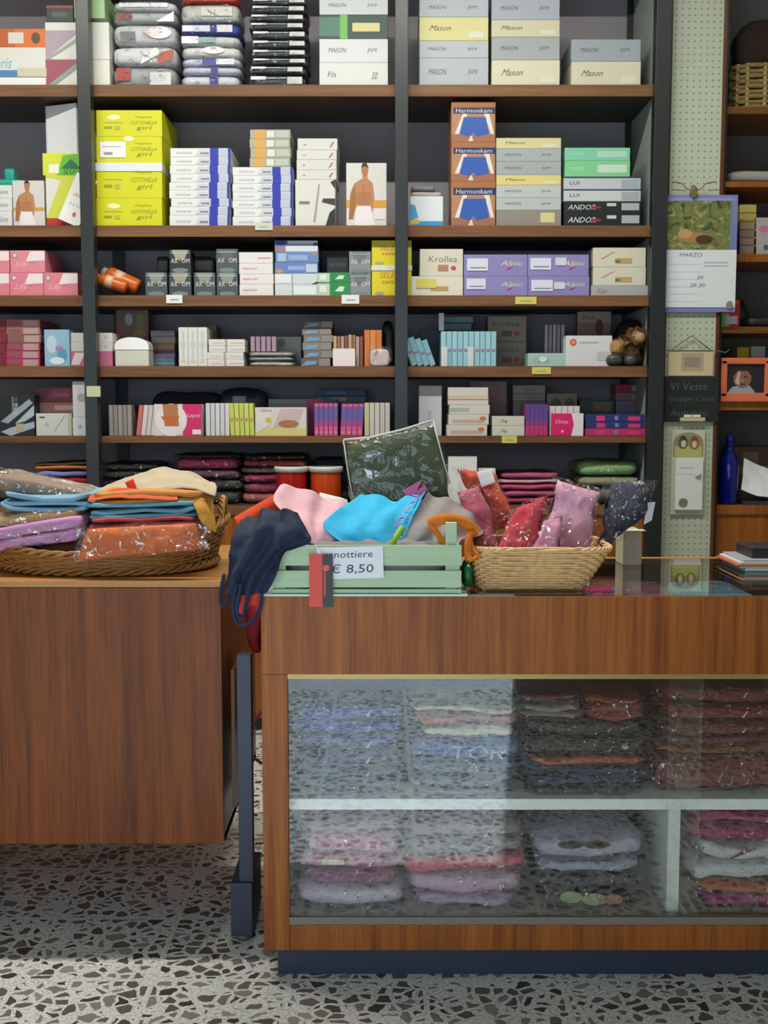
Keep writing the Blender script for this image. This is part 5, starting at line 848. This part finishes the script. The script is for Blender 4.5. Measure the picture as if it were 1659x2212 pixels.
drape('tank_top', 'grey tank top with stitched edges on the crate right', [[(924, 1066, 2.86), (960, 1078, 2.87), (1000, 1084, 2.87), (1030, 1105, 2.86)], [(905, 1094, 2.78), (950, 1104, 2.79), (1000, 1112, 2.79), (1046, 1150, 2.78)], [(885, 1130, 2.72), (930, 1138, 2.72), (965, 1146, 2.72), (1000, 1165, 2.72)], [(866, 1176, 2.685), (900, 1186, 2.685), (940, 1190, 2.685), (985, 1190, 2.685)]], '8e8886', seed=5, fold=w1(5, .005, 2))
s = ribbon([(925, 1132, 2.70), (960, 1121, 2.69), (1000, 1128, 2.69), (1032, 1150, 2.70)], .027, FB('e07c1c')); ribbon([(928, 1136, 2.695), (945, 1152, 2.69), (958, 1176, 2.685)], .014, FB('e07c1c'), s)
ribbon([(1030, 1148, 2.70), (1014, 1160, 2.68), (1010, 1195, 2.67), (1014, 1210, 2.665)], .018, FB('d8741c'), s); ribbon([(1030, 1150, 2.705), (1018, 1160, 2.70), (1022, 1185, 2.68), (1032, 1200, 2.67), (1012, 1212, 2.665)], .009, FB('d8741c'), s)
tag(s.build('orange_tank_top'), 'orange-edged tank top straps hanging over the crate right end', 'garment')
ribbon([(516, 1136, 2.80), (550, 1116, 2.82), (596, 1090, 2.84), (625, 1070, 2.86)], .05, FB('d8481c')).build('orange_garment'); tag(bpy.data.objects['orange_garment'], 'orange-red garment edge between the navy and pink tops', 'garment')
s = MB(); pn = M('d85a8c', .5)
for tri in (((868, 1060), (912, 1036), (896, 1068), (880, 1072)), ((898, 1062), (918, 1048), (922, 1056), (905, 1074))):
    a = [P(u, v, 2.84) for u, v in tri]; k = [p+Vector((0, .003, 0)) for p in a]; s.add(a+k, [(0, 1, 2, 3), (7, 6, 5, 4)]+[(i, (i+1) % 4, (i+1) % 4+4, i+4) for i in range(4)], pn)
tag(s.build('pink_bow'), 'small pink fabric bow before the olive green bag', 'bow')
# navy garment hanging over the left end
o, _ = drape('navy_top', 'dark navy knotted top hanging over the left crate end', [[(530, 1128, 2.736), (560, 1108, 2.716), (600, 1099, 2.676), (640, 1106, 2.661)], [(508, 1160, 2.676), (560, 1140, 2.641), (612, 1140, 2.631), (672, 1168, 2.634)], [(498, 1200, 2.646), (540, 1195, 2.624), (585, 1190, 2.624), (618, 1190, 2.631)], [(492, 1240, 2.631), (520, 1238, 2.621), (555, 1240, 2.621), (600, 1232, 2.626)], [(482, 1282, 2.626), (515, 1286, 2.614), (545, 1284, 2.616), (578, 1278, 2.626)]], '1d2840', amp=.008, fr=22, seed=8, fold=lambda a, b: .009*math.sin(a*17+b*5), nu=56, nv=56)
s = MB(); nb = FB('1a2c50')
for q in ([(484, 1240, 2.625), (475, 1290, 2.625), (482, 1312, 2.62), (494, 1290, 2.63), (502, 1250, 2.622)], [(512, 1260, 2.612), (503, 1310, 2.62), (512, 1345, 2.62), (535, 1348, 2.62), (560, 1320, 2.622), (566, 1280, 2.616)], [(520, 1260, 2.608), (512, 1320, 2.612), (524, 1336, 2.61), (532, 1300, 2.62), (536, 1270, 2.608)]):
    pts = [P(*p) for p in q]; s.tube([spl(pts, i/24) for i in range(25)], .0042, nb, 6)
s.build('strap', o)
ribbon([(532, 1270, 2.70), (528, 1300, 2.70), (518, 1325, 2.70)], .018, M('c42418', .5)).build('red_ribbon'); tag(bpy.data.objects['red_ribbon'], 'bright red ribbon end dangling below the navy top', 'ribbon')
# olive bag
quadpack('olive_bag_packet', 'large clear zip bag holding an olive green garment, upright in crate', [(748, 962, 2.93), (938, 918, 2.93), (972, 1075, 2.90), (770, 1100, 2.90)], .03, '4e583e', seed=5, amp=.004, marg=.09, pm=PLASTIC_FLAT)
s = MB(); wm = M('c8ccc0', .3)
s.tube([P(742, 950, 2.905), P(800, 945, 2.905), P(870, 928, 2.905), P(935, 908, 2.905)], .003, wm, 6); s.tube([P(935, 908, 2.905), P(955, 985, 2.9), P(972, 1045, 2.895)], .0022, wm, 6); s.tube([P(742, 950, 2.905), P(752, 1020, 2.9), P(764, 1085, 2.895)], .002, wm, 6)
s.build('zip_edge', bpy.data.objects['olive_bag_packet'])
# ------------------------------------------------------------------ front wicker basket
yb0 = 2.675; A0 = (Xu(1034, 1283, yb0), Xu(1270, 1283, yb0)); A1 = (Xu(1019, 1186, yb0), Xu(1326, 1186, yb0)); zB1 = Zv(1188, yb0); WK = M('e0b67c', .55, 'w'); WK2 = M('cca468', .6, 'w')
def lf2(f, K):
    xa = A0[0]+(A1[0]-A0[0])*f; xb = A0[1]+(A1[1]-A0[1])*f; z = ZT+.004+(zB1-ZT-.006)*f; return [(x, y, z) for x, y in ring((xa+xb)/2, yb0+.13, (xb-xa)/2, .12+.012*f, K, 6)]
fb = empty('wicker_basket', ((A0[0]+A0[1])/2, yb0+.13, ZT), 'honey-coloured wicker basket on the glass counter, full of bagged garments', 'basket')
s = MB(); wicker(s, lf2, 15, 30, .0034, .0040, WK, WK2, 0, 0); s.build('woven_wall', fb)
s = MB(); K = 120
for ph in (0, 1, 2): s.tube([Vector(p)+Vector((0, 0, .004*math.sin(i*math.pi/4+ph*2.09)))+(Vector(p)-Vector((fb.location.x, yb0+.13, p[2]))).normalized()*.004*math.cos(i*math.pi/4+ph*2.09) for i, p in enumerate(lf2(1.02, K))], .0042, WK, 6, True)
s.build('braided_rim', fb)
s = MB(); s.box(A0[0]+.01, A0[1]-.01, yb0+.02, yb0+.24, ZT+.0005, ZT+.006, WK2); s.build('base', fb)
s = MB(); s.slab(A0[0]+.02, A0[1]-.01, yb0+.035, yb0+.225, ZT+.008, zB1-.012, FB('a04858'), 3, .008, .6, .35, 50, 14, 14); tag(s.build('folded_garment'), 'rose garments packed at the bottom of the front basket', 'garment')
G = 'bagged garments in the front basket'
quadpack('bagged_garment', 'rose garment in plastic at the left of the front basket', [(990, 1062, 2.86), (1042, 1050, 2.86), (1086, 1196, 2.79), (1030, 1200, 2.79)], .05, 'b04a60', seed=1, group=G)
quadpack('bagged_garment', 'orange-red garment in plastic behind the left of front basket', [(985, 1012, 2.93), (1064, 1022, 2.93), (1122, 1130, 2.89), (1050, 1150, 2.89)], .05, 'cc4c2c', seed=2, group=G)
quadpack('bagged_garment', 'red and white garment in plastic, lower middle of front basket', [(1112, 1108, 2.80), (1178, 1072, 2.80), (1160, 1196, 2.73), (1072, 1200, 2.73)], .05, 'c83848', seed=3, group=G)
quadpack('bagged_garment', 'large pale pink garment in plastic, peak of front basket', [(1204, 1038, 2.86), (1292, 1062, 2.86), (1272, 1196, 2.80), (1176, 1196, 2.80)], .06, 'd49cb4', seed=4, group=G)
quadpack('bagged_garment', 'small pink garment in plastic low in front basket', [(1178, 1128, 2.77), (1216, 1114, 2.77), (1204, 1198, 2.72), (1140, 1202, 2.72)], .03, 'd08cac', seed=5, group=G)
quadpack('bagged_garment', 'navy garment in plastic sticking out right of front basket', [(1318, 1042, 2.87), (1414, 1044, 2.87), (1396, 1112, 2.84), (1290, 1196, 2.82)], .06, '20283c', seed=6, group=G)
quadpack('paper_card', 'white card on the orange-red garment behind the front basket', [(1030, 1020, 2.88), (1062, 1012, 2.88), (1070, 1042, 2.87), (1040, 1052, 2.87)], .002, 'e8e8e6', bag=False, cat='card', seed=7, amp=0)
quadpack('paper_card', 'white swing card on the navy garment edge', [(1398, 1086, 2.83), (1416, 1084, 2.83), (1408, 1124, 2.83), (1390, 1134, 2.83)], .002, 'd8d8dc', bag=False, cat='card', seed=7, amp=0)
s = MB(); s.slab(Xu(1000, 1230, 2.69), Xu(1024, 1230, 2.69), 2.688, 2.78, ZT, Zv(1216, 2.69), M('1c6a3c', .3), 3, .006, .8, .6, 30, 14, 30); tag(s.build('green_pouch'), 'dark green shiny pouch between crate and basket', 'pouch')
# right end of the counter
yv = 3.12
s = MB(); s.box(Xu(1346, 1170, yv), Xu(1386, 1170, yv), yv, yv+.1, ZT, Zv(1146, yv), M('c4c6ae', .5), .001); e = s.build('small_carton'); tag(e, 'small pale carton with open flap behind the front basket', 'box')
s = MB(); a = P(1344, 1146, yv-.002); s.box(a.x, Xu(1392, 1144, yv), yv-.02, yv+.02, a.z, a.z+.0015, M('d0d2c0', .5)); s.build('flap', e)
z = ZT
for i, (a, b, h, t) in enumerate(((1600, 1760, 'c8ccc8', .006), (1590, 1750, '7ab0a0', .005), (1584, 1745, 'c8583a', .004), (1592, 1750, 'd8d8d4', .006), (1600, 1760, 'a8acb0', .005))):
    s = MB(); s.box(Xu(a, 1190, 3.05), Xu(b, 1190, 3.05), 3.0+.006*i, 3.21, z, z+t, M(h, .35), .001); z += t+.0004
    tag(s.build('magazine'), ['white', 'sea-green', 'red-orange', 'cream', 'grey'][i]+' magazine, %s of the pile at the counter right edge' % vord(4-i, 5), 'magazine', 'magazines at the right edge')
s = MB(); s.box(Xu(1615, 1160, 3.1), Xu(1760, 1160, 3.1), 3.06, 3.2, z, z+.028, M('2c2c2c', .4), .002); tag(s.build('black_case'), 'flat black case on the magazines at the right edge', 'case')
# ------------------------------------------------------------------ left basket
cx_, cy_ = Xu(238, 1225, 3.14), 3.135; RX, RY = .325, .215; zt_ = .9555; WD = M('9a6830', .5, 'w'); WD2 = M('84561f', .55, 'w')
lb_ = empty('wicker_basket', (cx_, cy_, zt_), 'dark brown oval wicker basket of folded garments on the left counter', 'basket')
def rise(t): return .052+.075*abs(math.cos(t))**3+.03*max(0, math.sin(t))
def lf3(f, K):
    out = []
    for i, (x, y) in enumerate(ring(cx_, cy_, RX*(.9+.1*f), RY*(.9+.1*f), K, 2.3)):
        t = 2*math.pi*i/K; out.append((x, y, zt_+.006+f*rise(t)))
    return out
s = MB(); wicker(s, lf3, 9, 46, .003, .0045, WD, WD2, 0, 0); s.build('woven_wall', lb_)
s = MB()
for f in (1.02, .1):
    for ph in (0, 1, 2): s.tube([Vector(p)+Vector((0, 0, .007*math.sin(i*math.pi/5+ph*2.09)))+(Vector(p)-Vector((cx_, cy_, p[2]))).normalized()*(.006*math.cos(i*math.pi/5+ph*2.09)+.004) for i, p in enumerate(lf3(f, 180))], .0052, WD, 6, True)
s.build('braided_rim', lb_)
s = MB(); K = 24
for ph in range(3): s.tube([(cx_+RX*.99+.006*math.cos(i+ph*2.1), cy_-.06+.11*i/K, zt_+.118+.075*math.sin(math.pi*i/K)+.005*math.sin(i+ph*2.1)) for i in range(K+1)], .0052, WD, 6)
s.build('handle', lb_)
s = MB(); vs = [(x, y, zt_+.006) for x, y in ring(cx_, cy_, RX*.88, RY*.88, 40)]; vs2 = [(x, y, zt_+.001) for x, y, z in vs]; s.add(vs+vs2, [tuple(range(40)), tuple(range(79, 39, -1))]+[(i, i+40, (i+1) % 40+40, (i+1) % 40) for i in range(40)], WD2); s.build('base', lb_)
G = 'garments heaped in the left basket'
def heap(label, u0, u1, v0, v1, Y, d, h, bag=False, seed=0, n=2, tilt=0, warp=None, amp=.009):
    x0, x1 = Xu(u0, v0, Y), Xu(u1, v0, Y); z0, z1 = Zv(v1, Y), Zv(v0, Y); e = empty('folded_garment', ((x0+x1)/2, Y+d/2, z0), label, 'folded garment', G); s = MB(); dz = (z1-z0)/n
    for i in range(n): s.slab(x0+.004*((i+seed) % 3), x1-.005*((i+seed) % 2), Y+.004*(i % 2), Y+d, z0+dz*i-.001, z0+dz*(i+1)+.001, FB(h), seed*4+i, amp, .42, .2, 64, 14, 10, tilt, warp)
    s.build('cloth', e)
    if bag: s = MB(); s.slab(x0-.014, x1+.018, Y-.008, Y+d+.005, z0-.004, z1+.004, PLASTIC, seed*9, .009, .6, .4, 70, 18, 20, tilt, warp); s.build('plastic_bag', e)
sag = lambda k: (lambda t: k*t*t)
heap('plain brown filler garment under the heap in left basket', 20, 450, 1150, 1235, 3.03, .22, '6a3c20', seed=9, n=3)
heap('dark folded garment under the pink one, left basket', 10, 180, 1108, 1200, 3.0, .26, '7a4a30', seed=19, n=3)
heap('lavender pink garment in plastic bulging over the basket left', -30, 178, 1130, 1183, 2.935, .2, 'c088b4', True, 1, 2, .16)
heap('beige-orange garment in plastic above the lavender pink one', -30, 168, 1103, 1134, 2.96, .24, 'b8905c', True, 2, 1, .10)
heap('light blue jersey folded above the beige-orange one, far left', -4, 192, 1072, 1108, 2.965, .26, '7aa4bc', False, 3, 3, -.03, sag(.008))
heap('grey-green and pink bagged garment, left of the red jumpers', -40, 190, 1040, 1076, 3.03, .2, '8a7668', True, 4, 1, -.2)
quadpack('folded_garment', 'orange garment in shiny plastic hanging over the basket front rim', [(186, 1142, 2.905), (430, 1130, 2.905), (438, 1186, 2.893), (170, 1212, 2.893)], .035, 'c8642c', seed=12, cat='folded garment', group=G, amp=.007, marg=.12)
heap('brick red garment lying under the orange bagged one', 190, 425, 1150, 1200, 2.95, .2, '9a3c28', False, 5, 1)
heap('rose red garment folded above the orange bagged one', 184, 420, 1118, 1150, 2.94, .24, 'b04848', False, 6, 3, .02)
heap('sky blue folded garment above the rose red one', 182, 428, 1088, 1121, 2.95, .26, '6aa0b4', False, 7, 3, .04)
heap('orange-yellow speckled garment above the sky blue one', 196, 440, 1062, 1091, 2.96, .27, 'c88440', False, 8, 2, .03)
drape('beige_garment', 'beige knit garment draped on top of the left basket heap', [[(215, 1062, 3.16), (290, 1030, 3.18), (350, 1014, 3.18), (420, 1030, 3.18), (465, 1048, 3.16)], [(212, 1078, 3.06), (290, 1050, 3.08), (350, 1036, 3.08), (420, 1044, 3.08), (468, 1058, 3.06)], [(210, 1086, 2.98), (280, 1072, 2.985), (350, 1060, 2.99), (410, 1054, 2.99), (466, 1066, 2.98)]], 'b8a88e', seed=3, amp=.008, fold=lambda a, b: .006*math.sin(b*14+a*3))
drape('orange_garment', 'orange-red and yellow knit edge under the beige garment', [[(192, 1074, 3.0), (250, 1056, 2.985), (320, 1058, 2.98), (380, 1066, 2.975)], [(190, 1084, 2.96), (250, 1076, 2.955), (320, 1078, 2.95), (385, 1078, 2.95)]], 'c8582c', seed=3, amp=.006)
drape('mustard_garment', 'mustard yellow cloth falling at the basket right side', [[(395, 1056, 3.1), (425, 1048, 3.1), (455, 1062, 3.1)], [(400, 1068, 3.0), (430, 1066, 3.0), (460, 1080, 3.02)], [(418, 1090, 2.96), (440, 1100, 2.96), (462, 1120, 2.99)], [(430, 1120, 2.95), (445, 1140, 2.95), (466, 1150, 2.98)]], 'c08c34', seed=4, amp=.006)
quadpack('red_clip', 'small bright red clip on the beige garment', [(270, 1042, 3.03), (288, 1034, 3.03), (296, 1056, 3.02), (280, 1062, 3.02)], .006, 'd8281c', bag=False, cat='clip', amp=.001)
# ------------------------------------------------------------------ stand between the counters
yS = 2.84
e = empty('display_stand', (Xu(525, 1900, yS), yS, 0), 'dark blue-black metal upright on a box foot between the counters', 'stand')
s = MB(); s.box(Xu(514, 1700, yS), Xu(545, 1700, yS), yS, yS+.035, .15, Zv(1415, yS), NAVYM, .002); s.build('upright', e)
s = MB(); s.box(Xu(500, 1960, yS), Xu(546, 1960, yS), yS-.012, yS+.2, .02, Zv(1908, yS-.01), NAVYM, .002); s.build('foot', e)
s = MB(); s.lathe((Xu(524, 2030, yS), yS+.02, 0), [(0, 0), (.018, 0), (.02, .01), (.012, .02), (0, .02)], M('6a5a40', .4)); s.build('glide', e)
s = MB(); s.box(Xu(505, 1600, yS+.1), Xu(512, 1600, yS+.1), yS+.06, yS+.3, .34, Zv(1440, yS+.1), TRIMW); s.build('side_board', e)
s = MB(); s.slab(Xu(530, 1345, 3.0), Xu(568, 1345, 3.0), 2.98, 3.1, Zv(1420, 3.0), Zv(1290, 3.0), FB('9c1c20'), 4, .012, .8, .7, 30, 18, 14); tag(s.build('red_garment'), 'red garment hanging in the gap beside the counter', 'garment')
ribbon([(566, 1535, 2.95), (552, 1556, 2.95), (542, 1580, 2.95)], .008, M('b04050', .5)).build('pink_ribbon'); tag(bpy.data.objects['pink_ribbon'], 'pink ribbon end in the gap beside the dark stand', 'ribbon')
ribbon([(538, 1640, 2.95), (552, 1640, 2.95), (566, 1650, 2.95)], .008, M('8c1818', .5)).build('red_ribbon'); tag(bpy.data.objects['red_ribbon.001'] if 'red_ribbon.001' in bpy.data.objects else bpy.data.objects['red_ribbon'], 'dark red ribbon in the gap low beside the dark stand', 'ribbon')
for o in bpy.data.objects:
    if '_o' in o: del o['_o']
print('OBJECTS', len(bpy.data.objects))
